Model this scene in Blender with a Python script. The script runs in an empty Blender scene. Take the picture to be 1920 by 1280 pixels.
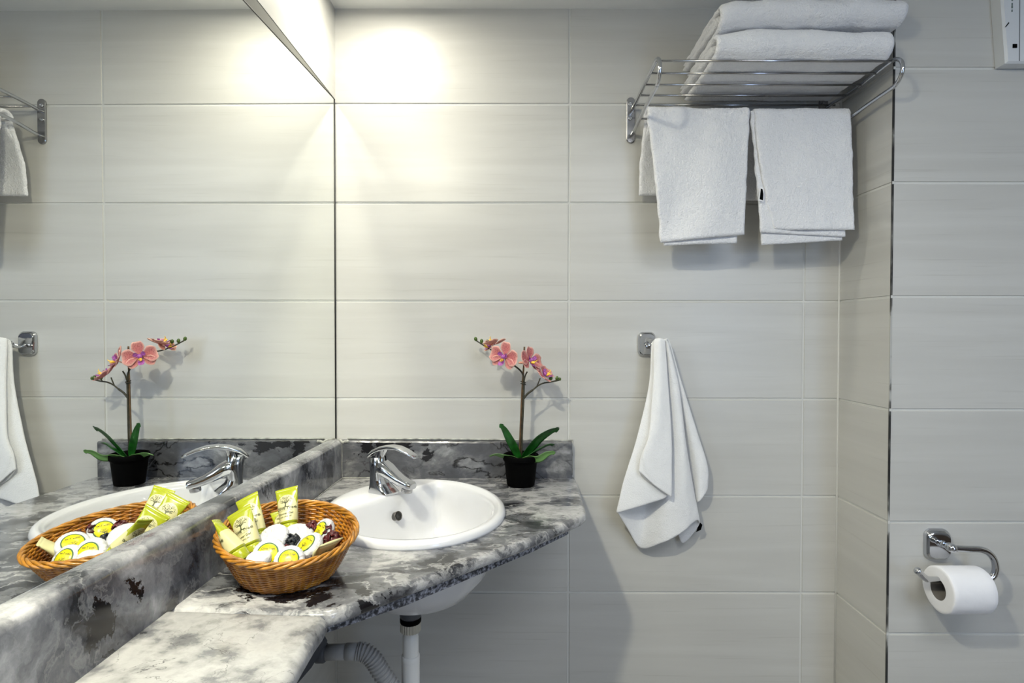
import bpy, bmesh, math, random
from mathutils import Vector, Matrix, noise
import numpy as np
random.seed(7)
S = bpy.context.scene
C = S.collection
PI = math.pi

# ---------------------------------------------------------------- camera
cam_d = bpy.data.cameras.new('camera'); cam = bpy.data.objects.new('camera', cam_d); C.objects.link(cam)
cam_d.sensor_width = 36.0; cam_d.sensor_fit = 'HORIZONTAL'
cam_d.lens = 1080.0 / 1920.0 * 36.0
cam_d.clip_start = 0.02
pt, yw, rl = -0.01754, -0.00135, 0.00103
F = Vector((math.sin(yw)*math.cos(pt), math.cos(yw)*math.cos(pt), math.sin(pt)))
R0 = Vector((math.cos(yw), -math.sin(yw), 0)); U0 = R0.cross(F)
R_ = R0*math.cos(rl) + U0*math.sin(rl); U_ = U0*math.cos(rl) - R0*math.sin(rl)
m = Matrix((R_, U_, -F)).transposed().to_4x4(); m.translation = Vector((0.4534, -1.4742, 1.2727))
cam.matrix_world = m
S.camera = cam

# ---------------------------------------------------------------- view, world, lights
S.view_settings.view_transform = 'Standard'; S.view_settings.look = 'None'
S.view_settings.gamma = 1.0; S.view_settings.use_curve_mapping = False
S.view_settings.exposure = -0.09
S.cycles.use_guiding = True
S.cycles.sample_clamp_indirect = 40.0
S.cycles.blur_glossy = 0.0
S.cycles.max_bounces = 10; S.cycles.diffuse_bounces = 5; S.cycles.glossy_bounces = 6
W = bpy.data.worlds.new('world'); S.world = W; W.use_nodes = True
W.node_tree.nodes['Background'].inputs[0].default_value = (0.75, 0.85, 1.0, 1)
W.node_tree.nodes['Background'].inputs[1].default_value = 0.15

def area(name, loc, rot, power, color, size, size_y=None, shape='DISK', spread=PI):
    d = bpy.data.lights.new(name, 'AREA'); d.energy = power; d.color = color; d.shape = shape; d.size = size
    if size_y: d.size_y = size_y
    d.spread = spread
    o = bpy.data.objects.new(name, d); C.objects.link(o); o.location = loc; o.rotation_euler = rot
    return o
LA = (0.146, -0.215); LB = (0.07, -1.38)
area('downlight_over_sink', (LA[0], LA[1], 2.079), (0, 0, 0), 3.6, (1.0, 0.955, 0.82), 0.07)
area('downlight_over_counter', (LB[0], LB[1], 2.079), (0, 0, 0), 21.0, (1.0, 0.955, 0.76), 0.07)
area('added_ceiling_fill', (1.10, -1.50, 2.06), (0, 0, 0), 12.5, (0.92, 0.955, 1.0), 0.7, 0.7, 'SQUARE')  # unseen ceiling panel, added as soft fill for the whole room
area('added_window_fill', (1.80, -2.55, 1.35), (math.radians(90), 0, 0), 11.0, (0.50, 0.68, 1.0), .45, 1.1, 'RECTANGLE')  # cool fill from the rear, added with an unseen window

# ---------------------------------------------------------------- helpers
def tag(o, label=None, cat=None, group=None, kind=None):
    if label: o['label'] = label
    if cat: o['category'] = cat
    if group: o['group'] = group
    if kind: o['kind'] = kind
    return o
def thing(name, label, cat, loc=(0, 0, 0), group=None):
    o = bpy.data.objects.new(name, None); C.objects.link(o); o.location = loc; o.empty_display_size = .02
    return tag(o, label, cat, group)
def mesh_obj(name, verts, faces, mat, parent=None, smooth=True, mats=None, fmat=None):
    me = bpy.data.meshes.new(name); me.from_pydata([tuple(v) for v in verts], [], faces)
    for mm in (mats or [mat]): me.materials.append(mm)
    if fmat: me.polygons.foreach_set('material_index', fmat)
    if smooth: me.polygons.foreach_set('use_smooth', [True]*len(me.polygons))
    me.update()
    bm = bmesh.new(); bm.from_mesh(me); bmesh.ops.recalc_face_normals(bm, faces=bm.faces); bm.to_mesh(me); bm.free()
    o = bpy.data.objects.new(name, me); C.objects.link(o)
    if parent:
        o.parent = parent
        # vertices are given in world space: keep them there
        M = Matrix.Identity(4); p = parent; 
        while p: M = Matrix.LocRotScale(p.location, p.rotation_euler, p.scale) @ M if False else (p.matrix_basis @ M); p = p.parent
        o.matrix_basis = M.inverted()
    return o
def auto(o, deg=35):
    me = o.data
    bm = bmesh.new(); bm.from_mesh(me)
    for e in bm.edges:
        if len(e.link_faces) == 2 and e.calc_face_angle(0) > math.radians(deg): e.smooth = False
    bm.to_mesh(me); bm.free(); return o
class MB:
    def __init__(s): s.v = []; s.f = []; s.m = []
    def add(s, v, f, m=0):
        b = len(s.v); s.v += [Vector(x) for x in v]; s.f += [tuple(b+i for i in q) for q in f]; s.m += [m]*len(f)
    def build(s, name, mat, parent=None, smooth=True, sharp=None):
        mats = mat if isinstance(mat, (list, tuple)) else [mat]
        o = mesh_obj(name, s.v, s.f, None, parent, smooth, mats, s.m)
        if sharp: auto(o, sharp)
        return o
def catmull(pts, n):
    pts = [Vector(p) for p in pts]; P = [pts[0]*2-pts[1]] + pts + [pts[-1]*2-pts[-2]]; out = []
    for i in range(1, len(P)-2):
        for k in range(n):
            t = k/n; a, b, c, d = P[i-1:i+3]
            out.append(.5*((2*b)+(c-a)*t+(2*a-5*b+4*c-d)*t*t+(3*b-a-3*c+d)*t**3))
    out.append(pts[-1]); return out
def tube(mb, pts, r, n=10, m=0, cap=True, closed=False, flat=None):
    pts = [Vector(p) for p in pts]; N = len(pts)
    rs = r if isinstance(r, (list, tuple)) else [r]*N
    T = []
    for i in range(N):
        if closed: t = pts[(i+1) % N]-pts[i-1]
        else: t = pts[min(i+1, N-1)]-pts[max(i-1, 0)]
        T.append(t.normalized())
    nrm = T[0].orthogonal().normalized(); V = []
    for i in range(N):
        nrm = (nrm - T[i]*nrm.dot(T[i])).normalized(); b = T[i].cross(nrm)
        for k in range(n):
            a = 2*PI*k/n; V.append(pts[i]+(nrm*math.cos(a)+b*math.sin(a))*rs[i])
    Fc = []
    for i in range(N if closed else N-1):
        j = (i+1) % N
        for k in range(n):
            k2 = (k+1) % n; Fc.append((i*n+k, i*n+k2, j*n+k2, j*n+k))
    if cap and not closed:
        Fc.append(tuple(range(n))); Fc.append(tuple((N-1)*n+k for k in range(n)))
    mb.add(V, Fc, m)
def frame(axis):
    z = Vector(axis).normalized(); x = z.orthogonal().normalized(); return x, z.cross(x), z
def lathe(mb, prof, origin, axis=(0, 0, 1), n=40, m=0, sx=1, sy=1, xdir=None):
    x, y, z = frame(axis)
    if xdir is not None:
        x = Vector(xdir); x = (x-z*x.dot(z)).normalized(); y = z.cross(x)
    o = Vector(origin); V = []
    for (r, h) in prof:
        for k in range(n):
            a = 2*PI*k/n; V.append(o+x*(r*sx*math.cos(a))+y*(r*sy*math.sin(a))+z*h)
    Fc = []
    for i in range(len(prof)-1):
        for k in range(n):
            k2 = (k+1) % n; Fc.append((i*n+k, i*n+k2, (i+1)*n+k2, (i+1)*n+k))
    Fc.append(tuple(range(n))); Fc.append(tuple((len(prof)-1)*n+k for k in range(n)))
    mb.add(V, Fc, m)
def rrect(w, h, r, n=5):
    pts = []
    r = min(r, w/2*.999, h/2*.999)
    for cx, cy, a0 in ((w/2-r, h/2-r, 0), (-w/2+r, h/2-r, 90), (-w/2+r, -h/2+r, 180), (w/2-r, -h/2+r, 270)):
        for k in range(n+1):
            a = math.radians(a0+90*k/n); pts.append((cx+r*math.cos(a), cy+r*math.sin(a)))
    return pts
def loft(mb, secs, m=0, cap=True):
    n = len(secs[0]); V = [p for s in secs for p in s]; Fc = []
    for i in range(len(secs)-1):
        for k in range(n):
            k2 = (k+1) % n; Fc.append((i*n+k, i*n+k2, (i+1)*n+k2, (i+1)*n+k))
    if cap: Fc.append(tuple(range(n))); Fc.append(tuple((len(secs)-1)*n+k for k in range(n)))
    mb.add(V, Fc, m)
def box(mb, lo, hi, r=0.0, m=0):
    x0, y0, z0 = lo; x1, y1, z1 = hi; cx, cy = (x0+x1)/2, (y0+y1)/2
    if r <= 0:
        V = [(x, y, z) for x in (x0, x1) for y in (y0, y1) for z in (z0, z1)]
        mb.add(V, [(0, 1, 3, 2), (4, 6, 7, 5), (0, 4, 5, 1), (2, 3, 7, 6), (0, 2, 6, 4), (1, 5, 7, 3)], m); return
    secs = []
    for t in range(4):
        a = PI/2*t/3; d = r*(1-math.sin(a)); z = z0+r*(1-math.cos(a)); secs.append((d, z))
    for t in range(4):
        a = PI/2*t/3; d = r*(1-math.cos(a)); z = z1-r*(1-math.sin(a)); secs.append((d, z))
    loft(mb, [[(cx+px, cy+py, z) for px, py in rrect(x1-x0-2*d, y1-y0-2*d, max(r-d, r*.15)+.0005)] for d, z in secs], m)

# ---------------------------------------------------------------- materials
def mat(name):
    M = bpy.data.materials.new(name); M.use_nodes = True; nt = M.node_tree
    return M, nt, nt.nodes['Principled BSDF']
def N(nt, t, **k):
    n = nt.nodes.new(t)
    for a, b in k.items():
        if a.startswith('i_'): n.inputs[a[2:].replace('_', ' ')].default_value = b
        else: setattr(n, a, b)
    return n
def L(nt, a, b): nt.links.new(a, b)
def ramp(nt, stops, interp='LINEAR'):
    r = nt.nodes.new('ShaderNodeValToRGB'); r.color_ramp.interpolation = interp
    e = r.color_ramp.elements
    while len(e) < len(stops): e.new(.5)
    for el, (p, c) in zip(e, stops):
        el.position = p; el.color = (c[0], c[1], c[2], 1) if isinstance(c, (tuple, list)) else (c, c, c, 1)
    return r
def simple(name, col, rough=.5, metal=0, bump=None, spec=.5, sheen=0, coat=0, var=0.0, vscale=20, sub=0):
    M, nt, b = mat(name)
    b.inputs['Base Color'].default_value = (*col, 1); b.inputs['Roughness'].default_value = rough
    b.inputs['Metallic'].default_value = metal; b.inputs['Specular IOR Level'].default_value = spec
    b.inputs['Sheen Weight'].default_value = sheen; b.inputs['Coat Weight'].default_value = coat
    tc = N(nt, 'ShaderNodeNewGeometry')
    if var:
        nz = N(nt, 'ShaderNodeTexNoise'); nz.inputs['Scale'].default_value = vscale; nz.inputs['Detail'].default_value = 5
        L(nt, tc.outputs['Position'], nz.inputs['Vector'])
        r = ramp(nt, [(.3, tuple(c*(1-var) for c in col)), (.7, tuple(min(1, c*(1+var)) for c in col))])
        L(nt, nz.outputs['Fac'], r.inputs[0]); L(nt, r.outputs[0], b.inputs['Base Color'])
    if bump:
        nz = N(nt, 'ShaderNodeTexNoise'); nz.inputs['Scale'].default_value = bump[0]; nz.inputs['Detail'].default_value = 3
        L(nt, tc.outputs['Position'], nz.inputs['Vector'])
        bp = N(nt, 'ShaderNodeBump'); bp.inputs['Strength'].default_value = bump[1]; bp.inputs['Distance'].default_value = bump[2]
        L(nt, nz.outputs['Fac'], bp.inputs['Height']); L(nt, bp.outputs[0], b.inputs['Normal'])
    return M

def tile_mat(name, c0, c1, rough=.32):
    M, nt, b = mat(name)
    g = N(nt, 'ShaderNodeNewGeometry'); sp = N(nt, 'ShaderNodeSeparateXYZ'); L(nt, g.outputs['Position'], sp.inputs[0])
    ad = N(nt, 'ShaderNodeMath', operation='ADD'); L(nt, sp.outputs[0], ad.inputs[0]); L(nt, sp.outputs[1], ad.inputs[1])
    cb = N(nt, 'ShaderNodeCombineXYZ'); L(nt, ad.outputs[0], cb.inputs[0]); L(nt, sp.outputs[2], cb.inputs[2])
    # per-row offset so that the grain breaks at the joints
    rz = N(nt, 'ShaderNodeMath', operation='DIVIDE'); rz.inputs[1].default_value = .25
    sb = N(nt, 'ShaderNodeMath', operation='SUBTRACT'); sb.inputs[1].default_value = .1
    L(nt, sp.outputs[2], sb.inputs[0]); L(nt, sb.outputs[0], rz.inputs[0])
    fl = N(nt, 'ShaderNodeMath', operation='FLOOR'); L(nt, rz.outputs[0], fl.inputs[0])
    L(nt, fl.outputs[0], cb.inputs[1])
    mp = N(nt, 'ShaderNodeMapping'); mp.inputs['Scale'].default_value = (1.6, 3.7, 22); L(nt, cb.outputs[0], mp.inputs[0])
    nz = N(nt, 'ShaderNodeTexNoise'); nz.inputs['Scale'].default_value = 1; nz.inputs['Detail'].default_value = 6; nz.inputs['Distortion'].default_value = .8
    L(nt, mp.outputs[0], nz.inputs['Vector'])
    r = ramp(nt, [(.25, c0), (.5, tuple((a+bb)/2 for a, bb in zip(c0, c1))), (.7, c1)])
    L(nt, nz.outputs['Fac'], r.inputs[0])
    mp2 = N(nt, 'ShaderNodeMapping'); mp2.inputs['Scale'].default_value = (4, 3.7, 160); L(nt, cb.outputs[0], mp2.inputs[0])
    n2 = N(nt, 'ShaderNodeTexNoise'); n2.inputs['Scale'].default_value = 1; n2.inputs['Detail'].default_value = 4
    L(nt, mp2.outputs[0], n2.inputs['Vector'])
    r2 = ramp(nt, [(.62, (1, 1, 1)), (.74, (.88, .875, .865))]); L(nt, n2.outputs['Fac'], r2.inputs[0])
    mx = N(nt, 'ShaderNodeMix', data_type='RGBA', blend_type='MULTIPLY'); mx.inputs[0].default_value = .8
    L(nt, r.outputs[0], mx.inputs[6]); L(nt, r2.outputs[0], mx.inputs[7]); L(nt, mx.outputs[2], b.inputs['Base Color'])
    b.inputs['Roughness'].default_value = rough
    bp = N(nt, 'ShaderNodeBump'); bp.inputs['Strength'].default_value = .15; bp.inputs['Distance'].default_value = .002
    L(nt, nz.outputs['Fac'], bp.inputs['Height']); L(nt, bp.outputs[0], b.inputs['Normal'])
    return M
TILE = tile_mat('cream_ceramic_tile', (.475, .468, .440), (.535, .530, .502))
GROUT = simple('grout', (.58, .58, .55), .8, bump=(300, .3, .001))

def marble(name, stops, scale, warp, vein, veinw, seed, rough=.22, stretch=(1, 1, 1), rot=(0, 0, 0), speck=0, light=None, blots=()):
    M, nt, b = mat(name)
    g = N(nt, 'ShaderNodeNewGeometry')
    mp = N(nt, 'ShaderNodeMapping'); mp.inputs['Scale'].default_value = stretch; mp.inputs['Rotation'].default_value = rot; mp.inputs['Location'].default_value = (seed, seed*.7, seed*.3)
    L(nt, g.outputs['Position'], mp.inputs[0])
    w = N(nt, 'ShaderNodeTexNoise'); w.inputs['Scale'].default_value = scale*.55; w.inputs['Detail'].default_value = 7; w.inputs['Roughness'].default_value = .6
    L(nt, mp.outputs[0], w.inputs['Vector'])
    vm = N(nt, 'ShaderNodeVectorMath', operation='SCALE'); vm.inputs['Scale'].default_value = warp; L(nt, w.outputs['Color'], vm.inputs[0])
    va = N(nt, 'ShaderNodeVectorMath', operation='ADD'); L(nt, mp.outputs[0], va.inputs[0]); L(nt, vm.outputs[0], va.inputs[1])
    n1 = N(nt, 'ShaderNodeTexNoise'); n1.inputs['Scale'].default_value = scale; n1.inputs['Detail'].default_value = 10; n1.inputs['Roughness'].default_value = .62
    L(nt, va.outputs[0], n1.inputs['Vector'])
    r = ramp(nt, stops); L(nt, n1.outputs['Fac'], r.inputs[0])
    # veins: ridges where a second noise crosses its middle value
    n2 = N(nt, 'ShaderNodeTexNoise'); n2.inputs['Scale'].default_value = scale*.75; n2.inputs['Detail'].default_value = 8; n2.inputs['Distortion'].default_value = .6
    v2 = N(nt, 'ShaderNodeVectorMath', operation='ADD'); v2.inputs[1].default_value = (3.1, 5.7, 1.3); L(nt, va.outputs[0], v2.inputs[0]); L(nt, v2.outputs[0], n2.inputs['Vector'])
    s = N(nt, 'ShaderNodeMath', operation='SUBTRACT'); s.inputs[1].default_value = .5; L(nt, n2.outputs['Fac'], s.inputs[0])
    a = N(nt, 'ShaderNodeMath', operation='ABSOLUTE'); L(nt, s.outputs[0], a.inputs[0])
    r2 = ramp(nt, [(0, 1.0), (veinw, 0.0)]); L(nt, a.outputs[0], r2.inputs[0])
    n3 = N(nt, 'ShaderNodeTexNoise'); n3.inputs['Scale'].default_value = scale*.5; L(nt, mp.outputs[0], n3.inputs['Vector'])
    r3 = ramp(nt, [(.45, 0.0), (.62, 1.0)]); L(nt, n3.outputs['Fac'], r3.inputs[0])
    mu = N(nt, 'ShaderNodeMath', operation='MULTIPLY'); L(nt, r2.outputs[0], mu.inputs[0]); L(nt, r3.outputs[0], mu.inputs[1])
    mx = N(nt, 'ShaderNodeMix', data_type='RGBA'); L(nt, mu.outputs[0], mx.inputs[0]); L(nt, r.outputs[0], mx.inputs[6]); mx.inputs[7].default_value = (*vein, 1)
    out = mx.outputs[2]
    if light:
        n5 = N(nt, 'ShaderNodeTexNoise'); n5.inputs['Scale'].default_value = scale*1.5; n5.inputs['Detail'].default_value = 5; n5.inputs['Distortion'].default_value = .3
        v5 = N(nt, 'ShaderNodeVectorMath', operation='ADD'); v5.inputs[1].default_value = (7.7, 1.9, 4.1); L(nt, va.outputs[0], v5.inputs[0]); L(nt, v5.outputs[0], n5.inputs['Vector'])
        s5 = N(nt, 'ShaderNodeMath', operation='SUBTRACT'); s5.inputs[1].default_value = .5; L(nt, n5.outputs['Fac'], s5.inputs[0])
        a5 = N(nt, 'ShaderNodeMath', operation='ABSOLUTE'); L(nt, s5.outputs[0], a5.inputs[0])
        r5 = ramp(nt, [(0, light[1]), (light[2], 0.0)]); L(nt, a5.outputs[0], r5.inputs[0])
        m5 = N(nt, 'ShaderNodeMix', data_type='RGBA'); L(nt, r5.outputs[0], m5.inputs[0]); L(nt, out, m5.inputs[6]); m5.inputs[7].default_value = (light[0], light[0], light[0], 1); out = m5.outputs[2]
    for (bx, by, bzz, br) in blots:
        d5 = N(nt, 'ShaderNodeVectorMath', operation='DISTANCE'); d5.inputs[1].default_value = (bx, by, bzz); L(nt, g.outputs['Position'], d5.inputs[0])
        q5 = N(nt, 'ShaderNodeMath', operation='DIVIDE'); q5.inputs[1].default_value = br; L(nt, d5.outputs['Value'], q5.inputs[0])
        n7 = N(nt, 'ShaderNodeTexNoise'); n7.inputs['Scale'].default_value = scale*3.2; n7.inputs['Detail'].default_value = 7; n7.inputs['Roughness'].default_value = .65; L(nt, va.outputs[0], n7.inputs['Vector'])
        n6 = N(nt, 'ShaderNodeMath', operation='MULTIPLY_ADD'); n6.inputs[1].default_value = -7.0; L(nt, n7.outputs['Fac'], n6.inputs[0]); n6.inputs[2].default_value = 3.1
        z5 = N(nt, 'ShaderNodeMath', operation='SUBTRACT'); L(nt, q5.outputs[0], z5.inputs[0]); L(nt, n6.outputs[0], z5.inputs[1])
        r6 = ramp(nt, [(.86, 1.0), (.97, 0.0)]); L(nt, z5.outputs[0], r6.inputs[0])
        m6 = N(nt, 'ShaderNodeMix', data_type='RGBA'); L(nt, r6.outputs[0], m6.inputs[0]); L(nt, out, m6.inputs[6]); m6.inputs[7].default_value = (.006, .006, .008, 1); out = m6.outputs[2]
    if speck:
        n4 = N(nt, 'ShaderNodeTexNoise'); n4.inputs['Scale'].default_value = 190; n4.inputs['Detail'].default_value = 4; L(nt, g.outputs['Position'], n4.inputs['Vector'])
        r4 = ramp(nt, [(.40, .15), (.5, .9), (.62, 3.0)]); L(nt, n4.outputs['Fac'], r4.inputs[0])
        m4 = N(nt, 'ShaderNodeMix', data_type='RGBA', blend_type='MULTIPLY'); m4.inputs[0].default_value = speck
        L(nt, out, m4.inputs[6]); L(nt, r4.outputs[0], m4.inputs[7]); out = m4.outputs[2]
    L(nt, out, b.inputs['Base Color']); b.inputs['Roughness'].default_value = rough
    if rough < .5: b.inputs['Coat Weight'].default_value = .25; b.inputs['Coat Roughness'].default_value = .12
    return M
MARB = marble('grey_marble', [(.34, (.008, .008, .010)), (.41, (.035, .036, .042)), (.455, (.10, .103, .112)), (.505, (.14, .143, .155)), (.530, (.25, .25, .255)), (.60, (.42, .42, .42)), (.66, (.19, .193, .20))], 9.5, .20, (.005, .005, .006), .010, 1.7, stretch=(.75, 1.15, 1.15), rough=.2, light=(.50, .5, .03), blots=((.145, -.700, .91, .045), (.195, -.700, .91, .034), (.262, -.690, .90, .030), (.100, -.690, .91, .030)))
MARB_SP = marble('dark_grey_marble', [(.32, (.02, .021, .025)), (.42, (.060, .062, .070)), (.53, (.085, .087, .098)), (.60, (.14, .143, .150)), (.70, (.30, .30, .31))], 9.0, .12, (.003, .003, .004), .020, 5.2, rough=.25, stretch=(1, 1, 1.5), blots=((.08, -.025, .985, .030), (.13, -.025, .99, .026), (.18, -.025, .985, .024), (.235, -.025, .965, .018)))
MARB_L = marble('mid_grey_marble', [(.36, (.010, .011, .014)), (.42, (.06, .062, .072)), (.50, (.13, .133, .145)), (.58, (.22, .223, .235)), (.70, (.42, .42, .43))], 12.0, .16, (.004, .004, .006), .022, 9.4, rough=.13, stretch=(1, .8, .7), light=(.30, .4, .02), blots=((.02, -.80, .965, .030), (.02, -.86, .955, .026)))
MARB_W = marble('pale_marble', [(.31, (.04, .042, .046)), (.36, (.13, .132, .14)), (.42, (.17, .172, .18)), (.46, (.26, .26, .26)), (.56, (.36, .36, .358)), (.70, (.28, .28, .285))], 17.0, .05, (.06, .06, .065), .004, 3.3, rough=.2, stretch=(1, 1.1, 1))
MARB_R = marble('rough_sawn_marble', [(.3, (.07, .075, .09)), (.6, (.17, .175, .20))], 12, .1, (.03, .03, .04), .01, 2.2, rough=.75, speck=.9)
CHROME = simple('chrome', (.56, .57, .59), .09, 1.0)
CHROME_D = simple('brushed_chrome', (.42, .42, .43), .16, 1.0)
PORC = simple('white_porcelain', (.66, .665, .685), .09, coat=.4)
DARK = simple('dark_void', (.01, .01, .01), .6)
def terry(name, col, dist=.0042, scale=330):
    M, nt, b = mat(name)
    b.inputs['Base Color'].default_value = (*col, 1); b.inputs['Roughness'].default_value = .95; b.inputs['Sheen Weight'].default_value = .25; b.inputs['Specular IOR Level'].default_value = .1
    g = N(nt, 'ShaderNodeNewGeometry')
    n1 = N(nt, 'ShaderNodeTexNoise'); n1.inputs['Scale'].default_value = scale; n1.inputs['Detail'].default_value = 4; L(nt, g.outputs['Position'], n1.inputs['Vector'])
    n2 = N(nt, 'ShaderNodeTexNoise'); n2.inputs['Scale'].default_value = 45; n2.inputs['Detail'].default_value = 4; L(nt, g.outputs['Position'], n2.inputs['Vector'])
    ad = N(nt, 'ShaderNodeMath', operation='MULTIPLY_ADD'); ad.inputs[1].default_value = 1.6; L(nt, n2.outputs['Fac'], ad.inputs[0]); L(nt, n1.outputs['Fac'], ad.inputs[2])
    bp = N(nt, 'ShaderNodeBump'); bp.inputs['Strength'].default_value = .75; bp.inputs['Distance'].default_value = dist
    L(nt, ad.outputs[0], bp.inputs['Height']); L(nt, bp.outputs[0], b.inputs['Normal'])
    return M
TERRY = terry('white_terry', (.76, .765, .785))
TERRY2 = terry('thin_white_terry', (.77, .775, .78), .0014, 420)
PAINT = simple('ceiling_paint', (.72, .73, .72), .85)
MIRROR = simple('mirror_glass', (.93, .945, .925), .0, 1.0)
BLACKP = simple('black_plastic', (.0012, .0012, .0012), .6, spec=.04)
PVC = simple('white_pvc', (.78, .78, .76), .35)
PVCG = simple('grey_pvc', (.40, .40, .40), .5)
BLUEGREY = simple('dark_grey_plastic', (.06, .065, .075), .5)
LEAF = simple('leaf_green', (.006, .070, .006), .35, var=.5, vscale=60)
LEAFU = simple('pale_leaf_green', (.10, .22, .06), .45)
BUD = simple('bud_green', (.06, .11, .015), .4, var=.4, vscale=200)
STEM = simple('dark_stem', (.030, .026, .012), .5, var=.5, vscale=90)
STAKE = simple('brown_stem', (.10, .055, .02), .55, var=.4, vscale=90)
GREENTUBE = simple('olive_green_plastic', (.30, .33, .012), .22, coat=.5)
CREAM = simple('cream_label', (.50, .47, .25), .35)
INK = simple('green_black_ink', (.045, .05, .015), .5)
WRAP = simple('white_wrap', (.44, .44, .46), .4, bump=(130, .9, .0035))
YELLOW = simple('yellow_label', (.60, .52, .004), .35)
LGREEN = simple('dark_green_print', (.03, .09, .02), .5)
PETALR = simple('dark_red_petal', (.07, .006, .008), .4, var=.6, vscale=90, bump=(120, .6, .002))
BLACKR = simple('black_ribbon', (.008, .010, .014), .35, bump=(400, .8, .002))
PAPER = simple('tissue_paper', (.78, .78, .80), .95, bump=(90, .25, .0015))
CARD = simple('cardboard_core', (.12, .11, .10), .9)
WHITEP = simple('white_plastic', (.62, .64, .66), .35)

# ---------------------------------------------------------------- room shell
def tiled_wall(name, P, u, n, u0, u1, v0, v1, uj, vj, rec=.0024, grout=GROUT, tile=TILE):
    """P: point where u=0, z=0; u: horizontal unit vector; n: unit normal into the room. One connected sheet with sunk joints."""
    P, u, n = Vector(P), Vector(u).normalized(), Vector(n).normalized()
    def axis(a0, a1, js):
        out = [(a0, 0)]
        for j in sorted(js):
            if a0+.005 < j < a1-.005: out += [(j-.0038, 0), (j-.0024, 1), (j+.0020, 1), (j+.0032, 0)]
        out.append((a1, 0)); return out
    A, B = axis(u0, u1, uj), axis(v0, v1, vj)
    V, Fc, fm = [], [], []
    for (b, rb) in B:
        for (a, ra) in A: V.append(P+u*a+Vector((0, 0, b))-n*(rec if (ra or rb) else 0))
    na = len(A)
    for i in range(len(B)-1):
        for j in range(na-1):
            Fc.append((i*na+j, i*na+j+1, (i+1)*na+j+1, (i+1)*na+j))
            fm.append(1 if (B[i][1] and B[i+1][1] or A[j][1] and A[j+1][1]) else 0)
    # thickness behind
    b = len(V); c = [(u0, v0), (u1, v0), (u1, v1), (u0, v1)]
    o = mesh_obj(name, V, Fc, None, None, False, [tile, grout], fm)
    return tag(o, kind='structure')
HR = [.1+.25*k for k in range(-1, 9)]
CEIL = 2.09
tiled_wall('wall_back', (0, 0, 0), (1, 0, 0), (0, -1, 0), -.1, 1.287, 0, CEIL, [.5973-.6, .5973, 1.1973], HR)
tiled_wall('wall_right', (1.287, 0, 0), (0, -1, 0), (-1, 0, 0), 0, .2008, 0, CEIL, [], HR)
tiled_wall('wall_front', (1.287, -.2008, 0), (1, 0, 0), (0, -1, 0), 0, .95, 0, CEIL, [.6], HR)
AN = .007
ln = Vector((math.cos(AN), -math.sin(AN), 0)); lt = Vector((-math.sin(AN), -math.cos(AN), 0))
tiled_wall('wall_left', ln*-.006, lt, ln, -.1, 2.7, 0, CEIL, [.6, 1.2, 1.8, 2.4], HR)
tiled_wall('wall_far_right', (2.237, -.2, 0), (0, -1, 0), (-1, 0, 0), 0, 2.45, 0, CEIL, [.6, 1.2, 1.8], HR)
# rear wall with a window opening (x 1.55..2.05, z .8..1.95) added behind the camera for cool fill
tiled_wall('wall_rear_lower', (-.1, -2.62, 0), (1, 0, 0), (0, 1, 0), 0, 2.34, 0, .8, [.6, 1.2, 1.8], HR)
tiled_wall('wall_rear_left', (-.1, -2.62, 0), (1, 0, 0), (0, 1, 0), 0, 1.65, .8, CEIL, [.6, 1.2], HR)
tiled_wall('wall_rear_right', (-.1, -2.62, 0), (1, 0, 0), (0, 1, 0), 2.15, 2.34, .8, CEIL, [], HR)
mb = MB(); box(mb, (-.15, -2.7, -.03), (2.3, .05, 0)); tag(mb.build('floor', simple('floor_tile', (.30, .29, .28), .4), smooth=False), kind='structure')
mb = MB(); box(mb, (-.15, -2.7, CEIL), (2.3, .05, CEIL+.03)); CEILING = tag(mb.build('ceiling', PAINT, smooth=False), kind='structure')
mb = MB()
for lo, hi in (((1.52, -2.64, .78), (2.08, -2.58, .83)), ((1.52, -2.64, 1.92), (2.08, -2.58, 1.97)), ((1.52, -2.64, .8), (1.57, -2.58, 1.95)), ((2.03, -2.64, .8), (2.08, -2.58, 1.95))): box(mb, lo, hi)
tag(mb.build('added_window_1', WHITEP, smooth=False), kind='structure')  # unseen window frame, added around the cool fill light
mb = MB(); box(mb, (.02, -2.615, .02), (.80, -2.58, 2.0))
for lo, hi in (((.10, -2.585, .15), (.72, -2.572, .95)), ((.10, -2.585, 1.10), (.72, -2.572, 1.90))): box(mb, lo, hi, .004)
tag(mb.build('added_door_1', simple('added_dark_door', (.045, .028, .018), .45, var=.3, vscale=8), smooth=False), kind='structure')  # unseen dark door, added so the chrome reflects something dark
mb = MB(); box(mb, (2.195, -1.75, .02), (2.232, -.85, 2.0))
for lo, hi in (((2.188, -1.66, .15), (2.20, -.94, .95)), ((2.188, -1.66, 1.10), (2.20, -.94, 1.90))): box(mb, lo, hi, .003)
tag(mb.build('added_door_2', bpy.data.materials['added_dark_door'], smooth=False), kind='structure')  # second unseen door, added to darken reflections in the roll holder
# white caulked corner between back wall and the side of the projecting wall
mb = MB(); tube(mb, [(1.2865, -.0005, .0), (1.2865, -.0005, CEIL)], .0028, 8); tag(mb.build('trim_1', GROUT), kind='structure')
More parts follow.
